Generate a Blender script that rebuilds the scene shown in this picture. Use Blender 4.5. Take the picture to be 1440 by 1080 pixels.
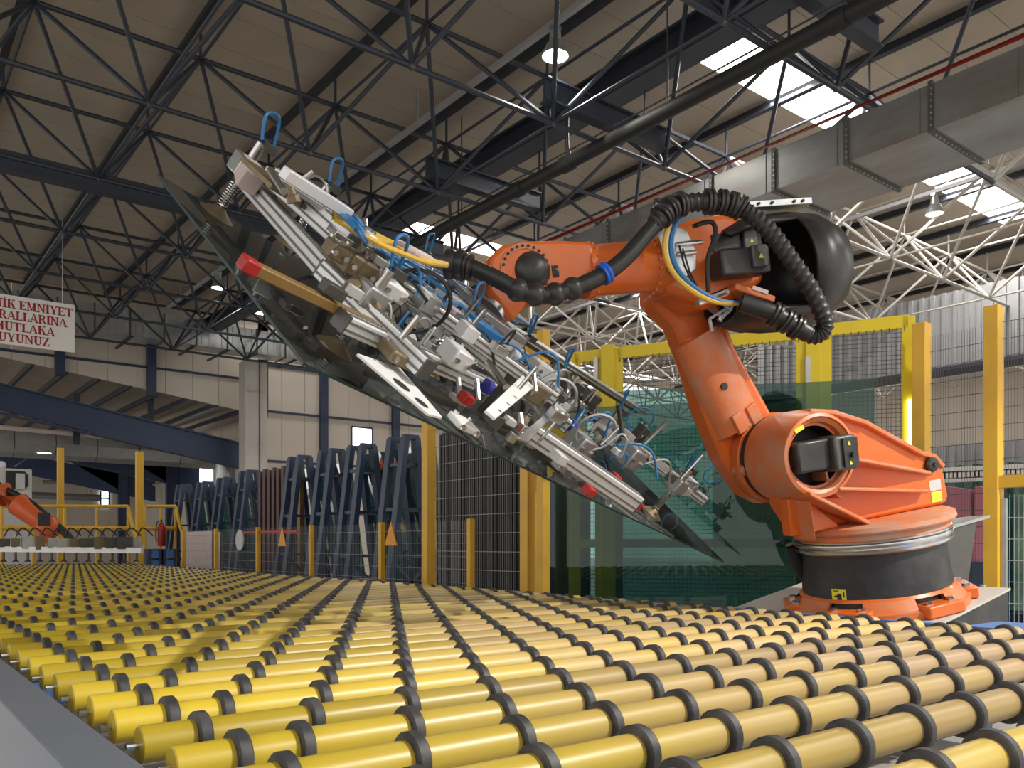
import bpy, math, random
from mathutils import Vector as V, Matrix
random.seed(7)
PI = math.pi
for o in list(bpy.data.objects): bpy.data.objects.remove(o)
COL = bpy.context.scene.collection
sc = bpy.context.scene
# ---------------------------------------------------------------- camera
FPX, HC, CX, CY = 1195.0, 1.5, 720.0, 764.0
FW = V((.6157, .788, 0)).normalized(); RT = V((FW.y, -FW.x, 0)); UP = V((0, 0, 1)); CAM = V((0, 0, HC))
cd = bpy.data.cameras.new('camera'); cam = bpy.data.objects.new('camera', cd); COL.objects.link(cam)
cd.sensor_width = 36; cd.lens = FPX / 1440 * 36; cd.shift_y = (CY - 540) / 1440; cd.clip_end = 300; cd.clip_start = .05
cam.location = CAM; cam.rotation_euler = (PI / 2, 0, math.atan2(-FW.x, FW.y)); sc.camera = cam
# ---------------------------------------------------------------- world, light, exposure
sc.view_settings.view_transform = 'Standard'; sc.view_settings.look = 'None'
sc.view_settings.exposure = 0.22; sc.view_settings.gamma = 1
w = bpy.data.worlds.new('world'); sc.world = w; w.use_nodes = True
w.node_tree.nodes['Background'].inputs[0].default_value = (1, .97, .92, 1)
w.node_tree.nodes['Background'].inputs[1].default_value = 1.08
def area(name, loc, sx, sy, power, col=(1, .97, .92), rot=(0, 0, 0)):
    l = bpy.data.lights.new(name, 'AREA'); l.shape = 'RECTANGLE'; l.size = sx; l.size_y = sy; l.energy = power; l.color = col
    o = bpy.data.objects.new(name, l); COL.objects.link(o); o.location = loc; o.rotation_euler = rot; return o
SKY_STRIPS = [(x0, x1, y) for y in (-1.3, 10.8, 22.9, 35.0) for (x0, x1) in ((12.9, 18.3), (22.4, 28.0), (32.0, 38.0))]
ROOF_Z = 11.35
for (x0, x1, y) in SKY_STRIPS:
    if y < 30: area('skylight_daylight', ((x0 + x1) / 2, y, ROOF_Z - .12), x1 - x0, 1.0, 420)
# ---------------------------------------------------------------- projection helpers (pixel of the photo -> point on a plane of the place)
def ray(x, y): return FW + RT * ((x - CX) / FPX) - UP * ((y - CY) / FPX)
def at(x, y, d): return CAM + ray(x, y) * d
def onpl(x, y, p, n):
    r = ray(x, y); return CAM + r * ((V(p) - CAM).dot(n) / r.dot(n))
def onX(x, y, X): return onpl(x, y, (X, 0, 0), V((1, 0, 0)))
def onY(x, y, Y): return onpl(x, y, (0, Y, 0), V((0, 1, 0)))
# ---------------------------------------------------------------- mesh builder
def frame_of(d, up=V((0, 0, 1))):
    d = d.normalized()
    if abs(d.dot(up)) > .98: up = V((1, 0, 0)) if abs(d.x) < .9 else V((0, 1, 0))
    s = d.cross(up).normalized(); return d, s, s.cross(d).normalized()
class MB:
    def __init__(s): s.v = []; s.f = []; s.m = []; s.mi = 0
    def add(s, vs, fs):
        b = len(s.v); s.v += [tuple(p) for p in vs]; s.f += [tuple(b + i for i in f) for f in fs]; s.m += [s.mi] * len(fs); return s
    def box(s, c, size, ax=None):
        X, Y, Z = ax or (V((1, 0, 0)), V((0, 1, 0)), V((0, 0, 1))); c = V(c); a, b, d = size[0] / 2, size[1] / 2, size[2] / 2
        vs = [c + X * (a * i) + Y * (b * j) + Z * (d * k) for k in (-1, 1) for j in (-1, 1) for i in (-1, 1)]
        return s.add(vs, [(0, 2, 3, 1), (4, 5, 7, 6), (0, 1, 5, 4), (2, 6, 7, 3), (0, 4, 6, 2), (1, 3, 7, 5)])
    def span(s, a, b): return s.box([(a[i] + b[i]) / 2 for i in range(3)], [abs(b[i] - a[i]) for i in range(3)])
    def beam(s, p, q, w, h, up=V((0, 0, 1))):
        p, q = V(p), V(q); d, sd, u = frame_of(q - p, V(up)); return s.box((p + q) / 2, ((q - p).length, w, h), (d, sd, u))
    def cyl(s, p, q, r0, r1=None, seg=16, cap=True):
        r1 = r0 if r1 is None else r1; p, q = V(p), V(q); d, a, b = frame_of(q - p)
        vs = []
        for (c, r) in ((p, r0), (q, r1)):
            for k in range(seg): t = 2 * PI * k / seg; vs.append(c + a * (r * math.cos(t)) + b * (r * math.sin(t)))
        fs = [(k, (k + 1) % seg, seg + (k + 1) % seg, seg + k) for k in range(seg)]
        if cap: fs += [tuple(range(seg))[::-1], tuple(range(seg, 2 * seg))]
        return s.add(vs, fs)
    def lathe(s, prof, o=(0, 0, 0), ax=(0, 0, 1), seg=40, a0=0, a1=2 * PI, ref=None, skip=None):
        o = V(o); d, a, b = frame_of(V(ax), V(ref) if ref else V((0, 0, 1))); full = abs(a1 - a0 - 2 * PI) < 1e-6; n = seg if full else seg + 1; vs = []
        for (r, t) in prof:
            for k in range(n): an = a0 + (a1 - a0) * k / seg; vs.append(o + d * t + a * (r * math.cos(an)) + b * (r * math.sin(an)))
        fs = []
        for i in range(len(prof) - 1):
            for k in range(seg):
                if skip and skip(i, k): continue
                k2 = (k + 1) % n if full else k + 1; fs.append((i * n + k, i * n + k2, (i + 1) * n + k2, (i + 1) * n + k))
        return s.add(vs, fs)
    def tube(s, path, r, seg=10, cap=True):
        P = [V(p) for p in path]; n = len(P); R = r if callable(r) else (lambda i: r); fr = None; vs = []
        for i in range(n):
            t = (P[min(i + 1, n - 1)] - P[max(i - 1, 0)]).normalized()
            if fr is None: _, a, b = frame_of(t)
            else: a = (fr - t * fr.dot(t)).normalized(); b = t.cross(a)
            fr = a
            for k in range(seg): an = 2 * PI * k / seg; vs.append(P[i] + a * (R(i) * math.cos(an)) + b * (R(i) * math.sin(an)))
        fs = [(i * seg + k, i * seg + (k + 1) % seg, (i + 1) * seg + (k + 1) % seg, (i + 1) * seg + k) for i in range(n - 1) for k in range(seg)]
        if cap: fs += [tuple(range(seg))[::-1], tuple(range((n - 1) * seg, n * seg))]
        return s.add(vs, fs)
    def prism(s, poly, vec):
        n = len(poly); vec = V(vec); vs = [V(p) for p in poly] + [V(p) + vec for p in poly]
        return s.add(vs, [tuple(range(n)), tuple(range(n, 2 * n))[::-1]] + [(k, k + n, (k + 1) % n + n, (k + 1) % n) for k in range(n)])
    def sphere(s, c, r, seg=14, rings=8, ax=(0, 0, 1), sq=1.0):
        return s.lathe([(max(1e-4, r * math.sin(PI * i / rings)), -r * sq * math.cos(PI * i / rings)) for i in range(rings + 1)], c, ax, seg)
    def mesh(s, name, mats, smooth=True, ang=.6):
        me = bpy.data.meshes.new(name); me.from_pydata(s.v, [], s.f)
        for m in (mats if isinstance(mats, (list, tuple)) else [mats]): me.materials.append(m)
        if isinstance(mats, (list, tuple)): me.polygons.foreach_set('material_index', s.m)
        if smooth: me.shade_smooth(); me.set_sharp_from_angle(angle=ang)
        me.update(); return me
    def build(s, name, mats, parent=None, world=True, bevel=0, smooth=True, ang=.6):
        o = bpy.data.objects.new(name, s.mesh(name, mats, smooth, ang)); COL.objects.link(o)
        if parent: put(o, parent, world)
        if bevel:
            b = o.modifiers.new('b', 'BEVEL'); b.width = bevel; b.segments = 2; b.limit_method = 'ANGLE'; b.angle_limit = .7
        return o
def put(o, parent, world=True):
    o.parent = parent
    if world: o.matrix_parent_inverse = parent_matrix(parent).inverted()
def parent_matrix(p):
    m = p.matrix_basis.copy()
    if p.parent: m = parent_matrix(p.parent) @ p.matrix_parent_inverse @ m
    return m
def tag(o, label=None, cat=None, group=None, kind=None):
    for k, v in (('label', label), ('category', cat), ('group', group), ('kind', kind)):
        if v: o[k] = v
    return o
def empty(name, loc=(0, 0, 0), rot=None):
    o = bpy.data.objects.new(name, None); COL.objects.link(o); o.empty_display_size = .1
    o.matrix_basis = Matrix.Translation(V(loc)) @ (rot.to_4x4() if rot else Matrix.Identity(4)); return o
def inst(name, me, parent=None, loc=(0, 0, 0), world=False):
    o = bpy.data.objects.new(name, me); COL.objects.link(o); o.location = loc
    if parent: put(o, parent, world)
    return o
def copy_tree(o, parent=None):
    c = o.copy(); COL.objects.link(c); c.parent = parent
    for ch in list(o.children): copy_tree(ch, c)
    return c
def smoothpath(pts, n=6):
    P = [V(p) for p in pts]; out = []
    for i in range(len(P) - 1):
        p0, p1, p2, p3 = P[max(i - 1, 0)], P[i], P[i + 1], P[min(i + 2, len(P) - 1)]
        for k in range(n):
            t = k / n; out.append(.5 * ((2 * p1) + (p2 - p0) * t + (2 * p0 - 5 * p1 + 4 * p2 - p3) * t * t + (3 * p1 - p0 - 3 * p2 + p3) * t ** 3))
    return out + [P[-1]]
# ---------------------------------------------------------------- materials
def mat(name, col, rough=.5, metal=0, var=.12, scale=6, dirt=None, damt=.0, dscale=3, bump=0, bscale=40, emit=0, coat=0, stretch=None):
    m = bpy.data.materials.new(name); m.use_nodes = True; nt = m.node_tree; N = nt.nodes; L = nt.links; p = N['Principled BSDF']
    p.inputs['Roughness'].default_value = rough; p.inputs['Metallic'].default_value = metal; p.inputs['Coat Weight'].default_value = coat
    tc = N.new('ShaderNodeTexCoord'); src = tc.outputs['Object']
    if stretch:
        mp = N.new('ShaderNodeMapping'); mp.inputs['Scale'].default_value = stretch; L.new(src, mp.inputs[0]); src = mp.outputs[0]
    nz = N.new('ShaderNodeTexNoise'); nz.inputs['Scale'].default_value = scale; nz.inputs['Detail'].default_value = 5; L.new(src, nz.inputs['Vector'])
    mx = N.new('ShaderNodeMix'); mx.data_type = 'RGBA'; L.new(nz.outputs['Fac'], mx.inputs[0])
    c = V(col[:3]); mx.inputs[6].default_value = (*(c * (1 - var)), 1); mx.inputs[7].default_value = (*[min(1, x) for x in c * (1 + var)], 1); out = mx.outputs[2]
    if dirt:
        n2 = N.new('ShaderNodeTexNoise'); n2.inputs['Scale'].default_value = dscale; n2.inputs['Detail'].default_value = 7; n2.inputs['Roughness'].default_value = .65; L.new(src, n2.inputs['Vector'])
        rp = N.new('ShaderNodeMapRange'); rp.inputs[1].default_value = .42; rp.inputs[2].default_value = .68; rp.inputs[4].default_value = damt; L.new(n2.outputs['Fac'], rp.inputs[0])
        m2 = N.new('ShaderNodeMix'); m2.data_type = 'RGBA'; L.new(rp.outputs[0], m2.inputs[0]); L.new(out, m2.inputs[6]); m2.inputs[7].default_value = (*dirt, 1); out = m2.outputs[2]
    L.new(out, p.inputs['Base Color'])
    if bump:
        n3 = N.new('ShaderNodeTexNoise'); n3.inputs['Scale'].default_value = bscale; L.new(src, n3.inputs['Vector'])
        b = N.new('ShaderNodeBump'); b.inputs['Strength'].default_value = bump; b.inputs['Distance'].default_value = .01; L.new(n3.outputs['Fac'], b.inputs['Height']); L.new(b.outputs[0], p.inputs['Normal'])
    if emit:
        p.inputs['Emission Color'].default_value = (*col[:3], 1); p.inputs['Emission Strength'].default_value = emit
    return m
def glass_mat(name, tint, spec=.9, ior=1.5, haze=0.0, hazecol=(.6, .65, .65)):
    m = bpy.data.materials.new(name); m.use_nodes = True; nt = m.node_tree; N = nt.nodes; L = nt.links; N.remove(N['Principled BSDF'])
    fr = N.new('ShaderNodeFresnel'); fr.inputs[0].default_value = ior; tr = N.new('ShaderNodeBsdfTransparent'); tr.inputs[0].default_value = (*tint, 1)
    gl = N.new('ShaderNodeBsdfGlossy'); gl.inputs['Roughness'].default_value = .01; gl.inputs[0].default_value = (spec, spec, spec, 1)
    mx = N.new('ShaderNodeMixShader'); L.new(fr.outputs[0], mx.inputs[0]); L.new(tr.outputs[0], mx.inputs[1]); L.new(gl.outputs[0], mx.inputs[2]); out = mx.outputs[0]
    if haze:
        df = N.new('ShaderNodeBsdfDiffuse'); df.inputs[0].default_value = (*hazecol, 1); tc = N.new('ShaderNodeTexCoord'); nz = N.new('ShaderNodeTexNoise'); nz.inputs['Scale'].default_value = 1.6; nz.inputs['Detail'].default_value = 6
        L.new(tc.outputs['Object'], nz.inputs['Vector']); mr = N.new('ShaderNodeMapRange'); mr.inputs[1].default_value = .3; mr.inputs[2].default_value = .75; mr.inputs[4].default_value = haze; L.new(nz.outputs['Fac'], mr.inputs[0])
        m2 = N.new('ShaderNodeMixShader'); L.new(mr.outputs[0], m2.inputs[0]); L.new(out, m2.inputs[1]); L.new(df.outputs[0], m2.inputs[2]); out = m2.outputs[0]
    L.new(out, N['Material Output'].inputs[0]); return m
DUST = (.50, .40, .33)
M = dict(
 orange=mat('orange_paint', (.72, .135, .010), .34, var=.1, scale=3, dirt=(.60, .22, .10), damt=.30, dscale=2.2, coat=.2),
 orange_dusty=mat('orange_paint_dusty', (.66, .165, .045), .42, var=.14, scale=4, dirt=(.50, .30, .22), damt=.75, dscale=3),
 turntable=mat('dusty_turntable_paint', (.66, .20, .07), .5, var=.14, scale=4, dirt=(.48, .34, .27), damt=.95, dscale=2.5),
 orange_far=mat('orange_paint_far_robot', (.75, .13, .03), .4),
 black=mat('black_paint', (.022, .023, .026), .42, dirt=(.09, .08, .075), damt=.5, dscale=4),
 blackp=mat('black_plastic', (.025, .024, .026), .36, var=.2, dirt=(.10, .085, .075), damt=.35, dscale=5),
 rubber=mat('black_rubber', (.035, .035, .04), .55, var=.25, scale=30, dirt=(.12, .11, .11), damt=.6, dscale=8),
 hose=mat('hose_rubber', (.022, .021, .021), .4, var=.2),
 steel=mat('bright_steel', (.62, .62, .62), .22, 1, var=.12, scale=12),
 zinc=mat('galvanised_steel', (.50, .52, .53), .36, .85, var=.22, scale=5, dirt=(.34, .30, .27), damt=.4, dscale=2),
 duct=mat('galvanised_duct', (.36, .37, .37), .34, .8, var=.3, scale=2.2, dirt=(.27, .21, .18), damt=.8, dscale=1.4, stretch=(1, .35, 1)),
 alu=mat('anodised_aluminium', (.80, .80, .82), .42, .35, var=.06),
 alud=mat('aluminium_groove', (.18, .17, .16), .5, .3),
 white=mat('white_panel', (.82, .82, .83), .45, var=.04),
 gold=mat('brass_beam', (.30, .18, .06), .45, .3, var=.25),
 bronze=mat('dull_bronze', (.23, .18, .11), .5, .5, var=.35, scale=15),
 darkmetal=mat('dark_machine_metal', (.11, .105, .10), .45, .5, var=.3),
 red=mat('red_plastic', (.42, .02, .02), .4),
 redpipe=mat('red_pipe_paint', (.28, .015, .015), .5),
 blue=mat('blue_hose', (.02, .17, .42), .35),
 bluep=mat('blue_plastic', (.02, .12, .60), .4),
 navy=mat('navy_cap', (.03, .03, .30), .4),
 yellow=mat('yellow_paint', (.80, .46, .03), .42, var=.08, dirt=(.5, .27, .06), damt=.4, dscale=3),
 yellowg=mat('bright_yellow_gate_paint', (.80, .60, .015), .42, var=.06),
 label_y=mat('yellow_sticker', (.85, .75, .05), .5, var=.03),
 ink=mat('black_ink', (.02, .02, .02), .6),
 ycable=mat('yellow_cable', (.72, .45, .06), .45),
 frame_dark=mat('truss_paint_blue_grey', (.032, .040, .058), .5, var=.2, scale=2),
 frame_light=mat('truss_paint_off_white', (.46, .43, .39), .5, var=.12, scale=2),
 purlin=mat('purlin_paint', (.022, .026, .038), .5),
 deck=mat('roof_panel_beige', (.47, .40, .32), .7, var=.1, scale=.7, dirt=(.30, .26, .21), damt=.35, dscale=.5),
 ribd=mat('rusty_ribbed_deck', (.30, .20, .12), .7),
 wall=mat('cream_wall_panel', (.62, .55, .47), .65, var=.05, scale=.8, dirt=(.5, .45, .4), damt=.3, dscale=.4),
 girt=mat('navy_girt', (.025, .04, .085), .5),
 bluebeam=mat('blue_steel_beam', (.030, .050, .110), .5, var=.15, scale=1.5),
 concrete=mat('concrete_column', (.56, .52, .48), .75, var=.06, dirt=(.35, .32, .3), damt=.35, dscale=1),
 floor=mat('concrete_floor', (.40, .38, .36), .55, var=.15, scale=1.2, dirt=(.22, .2, .19), damt=.5, dscale=.8),
 greyframe=mat('grey_cover_sheet', (.17, .19, .235), .42, .08, var=.12, dirt=(.2, .2, .22), damt=.35, dscale=2),
 blueframe=mat('blue_frame_paint', (.08, .20, .52), .45, var=.12),
 rack=mat('navy_rack_paint', (.03, .055, .11), .45, var=.2),
 wire=mat('fence_wire', (.10, .10, .10), .5, .3), wirel=mat('fence_wire_light', (.42, .42, .42), .45, .5),
 sign=mat('sign_board', (.93, .91, .86), .6, var=.03), signred=mat('sign_red', (.42, .008, .015), .5, var=.05),
 ribgrey=mat('grey_ribbed_cladding', (.38, .38, .39), .5, .3, var=.1),
 brown=mat('brown_edge', (.10, .05, .055), .5), darkglass=mat('dark_stacked_glass', (.012, .014, .016), .15, var=.3),
 mauve=mat('mauve_sheet', (.42, .16, .22), .5), tank=mat('blue_tank_paint', (.02, .28, .60), .4),
 pink=mat('pale_pink_board', (.62, .50, .48), .6), orangeplate=mat('orange_warning_plate', (.85, .35, .02), .5),
 machine=mat('light_grey_machine', (.58, .58, .58), .5),
 skylight=mat('skylight_panel', (1, .98, .94), .6, var=.02, emit=4.0), window=mat('daylight_window', (.92, .96, 1), .3, var=.02, emit=3.0),
 lens=mat('lamp_lens', (.85, 1, .95), .3, var=.01, emit=14), lensd=mat('lamp_lens_dim', (1, .85, .75), .3, var=.01, emit=1.6), tubel=mat('fluorescent_tube', (.95, 1, .97), .3, var=.01, emit=4),
 lampbody=mat('lamp_housing', (.40, .42, .42), .4, .6),
 sheet=glass_mat('clear_glass_sheet', (.94, .96, .955), .9, 1.42, .055, (.55, .6, .62)), green=glass_mat('green_stacked_glass', (.42, .58, .55), .85, 1.5, .14, (.05, .10, .095)),
 edge=mat('dark_glass_edge', (.02, .045, .04), .4),
 teal=glass_mat('teal_rack_glass', (.40, .66, .60), .8, 1.5, .65, (.07, .24, .21)),
)
# rollers: yellow lacquer under beige dust that thickens towards the robot side
m = M['roller'] = mat('roller_yellow_with_dust', (.70, .50, .010), .36, var=.12, scale=3); nt = m.node_tree; N = nt.nodes; L = nt.links; p = N['Principled BSDF']; old = p.inputs['Base Color'].links[0].from_socket
ge = N.new('ShaderNodeNewGeometry'); sp = N.new('ShaderNodeSeparateXYZ'); L.new(ge.outputs['Position'], sp.inputs[0])
mr = N.new('ShaderNodeMapRange'); mr.inputs[1].default_value = .9; mr.inputs[2].default_value = 3.4; L.new(sp.outputs['X'], mr.inputs[0])
mr2 = N.new('ShaderNodeMapRange'); mr2.inputs[1].default_value = 16; mr2.inputs[2].default_value = 2; L.new(sp.outputs['Y'], mr2.inputs[0])
nz = N.new('ShaderNodeTexNoise'); nz.inputs['Scale'].default_value = 1.7; nz.inputs['Detail'].default_value = 6; L.new(ge.outputs['Position'], nz.inputs['Vector'])
ml = N.new('ShaderNodeMath'); ml.operation = 'MULTIPLY'; L.new(mr.outputs[0], ml.inputs[0]); L.new(mr2.outputs[0], ml.inputs[1])
m3 = N.new('ShaderNodeMath'); m3.operation = 'MULTIPLY'; L.new(ml.outputs[0], m3.inputs[0])
mr3 = N.new('ShaderNodeMapRange'); mr3.inputs[1].default_value = .3; mr3.inputs[2].default_value = .6; mr3.inputs[3].default_value = .45; mr3.inputs[4].default_value = 1; L.new(nz.outputs['Fac'], mr3.inputs[0]); L.new(mr3.outputs[0], m3.inputs[1])
mx = N.new('ShaderNodeMix'); mx.data_type = 'RGBA'; L.new(m3.outputs[0], mx.inputs[0]); L.new(old, mx.inputs[6]); mx.inputs[7].default_value = (.60, .41, .23, 1); oi = N.new('ShaderNodeObjectInfo'); hs = N.new('ShaderNodeHueSaturation'); mv = N.new('ShaderNodeMapRange'); mv.inputs[3].default_value = .62; mv.inputs[4].default_value = 1.08; L.new(oi.outputs['Random'], mv.inputs[0]); L.new(mv.outputs[0], hs.inputs['Value']); hs.inputs['Saturation'].default_value = .96; L.new(mx.outputs[2], hs.inputs['Color']); L.new(hs.outputs[0], p.inputs['Base Color'])
# ================================================================ the setting
def struct(o): return tag(o, kind='structure')
struct(MB().span((-14, -14, -.2), (60, 75, 0)).build('floor', M['floor']))
# roof: sandwich panels 1 m wide side by side along Y, each spanning in X; skylight panels let in between
ceil = struct(empty('ceiling', (18, 12, ROOF_Z)))
def panel_mesh(name, x0, x1, m):
    b = MB().box((0, 0, .04), (x1 - x0, 1.085, .08)); return b.mesh(name, m, False)
y = -9.0; cache = {}
rows = []
while y < 36.2: rows.append(y); y += 1.1
sky_rows = {}
for (x0, x1, ys) in SKY_STRIPS: sky_rows.setdefault(min(range(len(rows)), key=lambda i: abs(rows[i] - ys)), []).append((x0, x1))
for i, yy in enumerate(rows):
    cuts = sky_rows.get(i, []); segs = []; x = -9.0
    for (x0, x1) in sorted(cuts): segs.append((x, x0, 'deck')); segs.append((x0, x1, 'skylight')); x = x1
    segs.append((x, 46.0, 'deck'))
    for (x0, x1, k) in segs:
        key = (x0, x1, k)
        if key not in cache: cache[key] = panel_mesh('roof_panel', x0, x1, M[k])
        o = inst('skylight_panel' if k == 'skylight' else 'roof_panel', cache[key], ceil); o.location = ((x0 + x1) / 2 - 18, yy - 12, 0)
        if k == 'skylight': o['label'] = 'bright translucent skylight panel'
# space frame -----------------------------------------------------------------
frame = struct(empty('roof_space_frame', (10, 14, 10.5)))
HA = 9.0; GX = [.27 * HA + .304 * HA * i for i in range(-4, 15)]; GY = [1.78 * HA + .39 * HA * j for j in range(-6, 6)]
ZT, ZL, ZP = HC + HA, HC + .779 * HA, HC + 1.078 * HA
bars = []
for i, gx in enumerate(GX):
    for j, gy in enumerate(GY):
        T = V((gx, gy, ZT))
        if i + 1 < len(GX): bars.append((T, V((GX[i + 1], gy, ZT)), .048))
        if j + 1 < len(GY): bars.append((T, V((gx, GY[j + 1], ZT)), .030))
        bars.append((T, V((gx, gy, ZP - .08)), .028))
        if i + 1 < len(GX) and j + 1 < len(GY):
            Lw = V(((gx + GX[i + 1]) / 2, (gy + GY[j + 1]) / 2, ZL))
            for a in (i, i + 1):
                for b in (j, j + 1): bars.append((Lw, V((GX[a], GY[b], ZT)), .040))
            if i + 2 < len(GX): bars.append((Lw, Lw + V((GX[1] - GX[0], 0, 0)), .045))
            if j + 2 < len(GY) and i % 2 == 0: bars.append((Lw, Lw + V((0, GY[1] - GY[0], 0)), .028))
def show_size(b):
    c = (b[0] + b[1]) / 2 - CAM; d = c.dot(FW)
    if d < 3: return 0
    x = CX + FPX * c.dot(RT) / d; yv = CY - FPX * c.z / d
    if not (-60 < x < 1500 and -60 < yv < 620): return 0
    return (b[1] - b[0]).length * b[2] / d / d
bars.sort(key=lambda b: -show_size(b))
unit = {k: MB().cyl((0, 0, 0), (0, 0, 1), 1, seg=8).mesh('bar_' + k, M[k]) for k in ('frame_dark', 'frame_light')}
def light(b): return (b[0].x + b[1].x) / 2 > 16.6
for b in bars[:300]:
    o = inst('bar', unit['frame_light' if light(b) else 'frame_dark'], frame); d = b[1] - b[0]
    o.matrix_basis = Matrix.Translation(b[0] - V((10, 14, 10.5))) @ d.to_track_quat('Z', 'Y').to_matrix().to_4x4() @ Matrix.Diagonal((b[2], b[2], d.length, 1))
rest = {False: MB(), True: MB()}
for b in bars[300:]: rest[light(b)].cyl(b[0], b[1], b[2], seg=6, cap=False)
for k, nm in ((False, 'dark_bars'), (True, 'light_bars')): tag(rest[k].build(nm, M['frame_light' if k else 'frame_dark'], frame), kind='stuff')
nd = MB().sphere((0, 0, 0), .06, 10, 6).mesh('node', M['darkmetal'])
for i in range(len(GX) - 1):
    for j in range(len(GY) - 1):
        if GX[i] < 21 and GY[j] < 27:
            inst('node', nd, frame, V(((GX[i] + GX[i + 1]) / 2, (GY[j] + GY[j + 1]) / 2, ZL)) - V((10, 14, 10.5)))
pm = MB().box((0, 0, .08), (.06, 46, .02)).box((0, 0, -.08), (.14, 46, .025)).box((0, 0, 0), (.07, 46, .16)).mesh('purlin', M['purlin'])
for gx in GX:
    inst('purlin', pm, ceil, (gx - 18, 13 - 12, ZP - ROOF_Z + .02))
# main girder (twin flange beam) along the hall beside the pipe, cross beams hung under it
g = empty('roof_girder', (11.35, 14, 9.8)); struct(g)
MB().box((11.35, 13, 10.12), (.12, 46, .5)).build('web', M['purlin'], g)
MB().box((11.35, 13, 9.86), (.42, 46, .05)).build('flange', M['frame_dark'], g); MB().box((11.35, 13, 10.38), (.42, 46, .05)).build('flange', M['frame_dark'], g)
for yy in (6.5, 10.6, 14.2, 18.0):
    cb = empty('cross_girder', (10.6, yy, 8.9)); struct(cb)
    MB().box((10.4, yy, 8.9), (2.9, .05, .34)).build('web', M['frame_dark'], cb)
    MB().box((10.4, yy, 8.72), (2.9, .22, .03)).build('flange', M['frame_dark'], cb); MB().box((10.4, yy, 9.08), (2.9, .22, .03)).build('flange', M['frame_dark'], cb)
# big beams under the lower chord across the hall, far left
for yy in (17.8,):
    tb = struct(empty('transverse_girder', (8, yy, ZL)))
    MB().box((6.0, yy, ZL - .06), (20, .06, .36)).build('web', M['frame_dark'], tb); MB().box((6.0, yy, ZL - .25), (20, .26, .03)).build('flange', M['frame_dark'], tb)
rd = struct(empty('ribbed_roof_strip', (10.5, 9, 11.2)))
for k in range(14): MB().box((10.9 + .17 * k, 5.6, 11.28), (.09, 5.0, .07)).build('rib', M['ribd'], rd)
# far end wall of the hall: cream panels, girts, posts, window
YW = 36.4
wb = struct(empty('wall_back', (16, YW, 4)))
x = 14.2; k = 0
while x < 33:
    MB().box((x + .55, YW, 5.7), (1.08, .12, 11.4)).build('wall_panel', M['wall'], wb, smooth=False); x += 1.1
x = 2.6
while x < 14.2:   # panels over the opening: lower edge follows the sloping roof line of the annex
    za = 8.45 - (x - 4.0) * .125; zb = 8.45 - (x + 1.08 - 4.0) * .125
    MB().prism([(x, YW - .06, za), (x + 1.08, YW - .06, zb), (x + 1.08, YW - .06, 11.4), (x, YW - .06, 11.4)], (0, .12, 0)).build('wall_panel', M['wall'], wb, smooth=False); x += 1.1
for zz in (2.9, 5.15, 7.35, 9.4): MB().box((23.6, YW - .1, zz), (18.8, .08, .10)).build('girt', M['girt'], wb)
MB().box((8.4, YW - .1, 8.65), (11.6, .08, .09)).build('girt', M['girt'], wb)
for px in (455, 556): 
    P = onY(px, 600, YW - .15); MB().box((P.x, YW - .18, 5.4), (.36, .2, 10.8)).build('wall_post', M['girt'], wb)
for px in (84, 213):
    P = onY(px, 500, YW - .15); MB().box((P.x, YW - .18, 9.0), (.34, .2, 2.2 if px < 100 else 3.0)).build('wall_post', M['girt'], wb)
a, b = onY(494, 600, YW - .1), onY(523, 632, YW - .1)
wn = struct(empty('window_1', (a.x, YW - .1, b.z)))
MB().span((a.x, YW - .12, b.z), (b.x, YW - .10, a.z)).build('pane', M['window'], wn)
fb = MB()
for (p, q) in (((a.x, a.z), (b.x, a.z)), ((a.x, b.z), (b.x, b.z)), ((a.x, a.z), (a.x, b.z)), ((b.x, a.z), (b.x, b.z))): fb.beam((p[0], YW - .13, p[1]), (q[0], YW - .13, q[1]), .08, .08)
fb.build('window_frame', M['girt'], wn)
# concrete column at the annex corner
P = onY(356, 600, 34.6)
col = struct(empty('concrete_column', (P.x, 34.6, 0)))
MB().box((P.x, 34.6, 4.52), (.95, .75, 9.04)).build('shaft', M['concrete'], col, bevel=.03)
MB().box((P.x + .12, 34.2, 4.52), (.04, .06, 9.04)).build('joint_strip', M['darkmetal'], col)
# right side wall and far cladding
wr = struct(empty('wall_right', (45, 12, 4)))
for k in range(22): MB().box((45, -7 + 2.0 * k, 5.7), (.12, 1.97, 11.4)).build('wall_panel', M['wall'], wr, smooth=False)
def ribbed(name, X, y0, y1, z0, z1, label):
    r = struct(empty(name, (X, y0, z0))); MB().span((X, y0, z0), (X + .1, y1, z1)).build('sheet', M['ribgrey'], r)
    MB().span((X - .6, y0, z0 - .12), (X + .4, y1, z0)).build('edge_beam', M['frame_dark'], r)
    n = int((y1 - y0) / .35); rb = MB().box((0, 0, 0), (.10, .12, z1 - z0)).mesh('rib', M['ribgrey'], False)
    for k in range(n): inst('rib', rb, r, (-.04, .2 + .35 * k, (z1 - z0) / 2))
ribbed('ribbed_cladding', 27.0, 4.0, 19.5, 6.9, 9.3, '')
ribbed('ribbed_cladding', 33.0, 4.0, 17.0, 3.4, 5.2, '')
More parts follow.
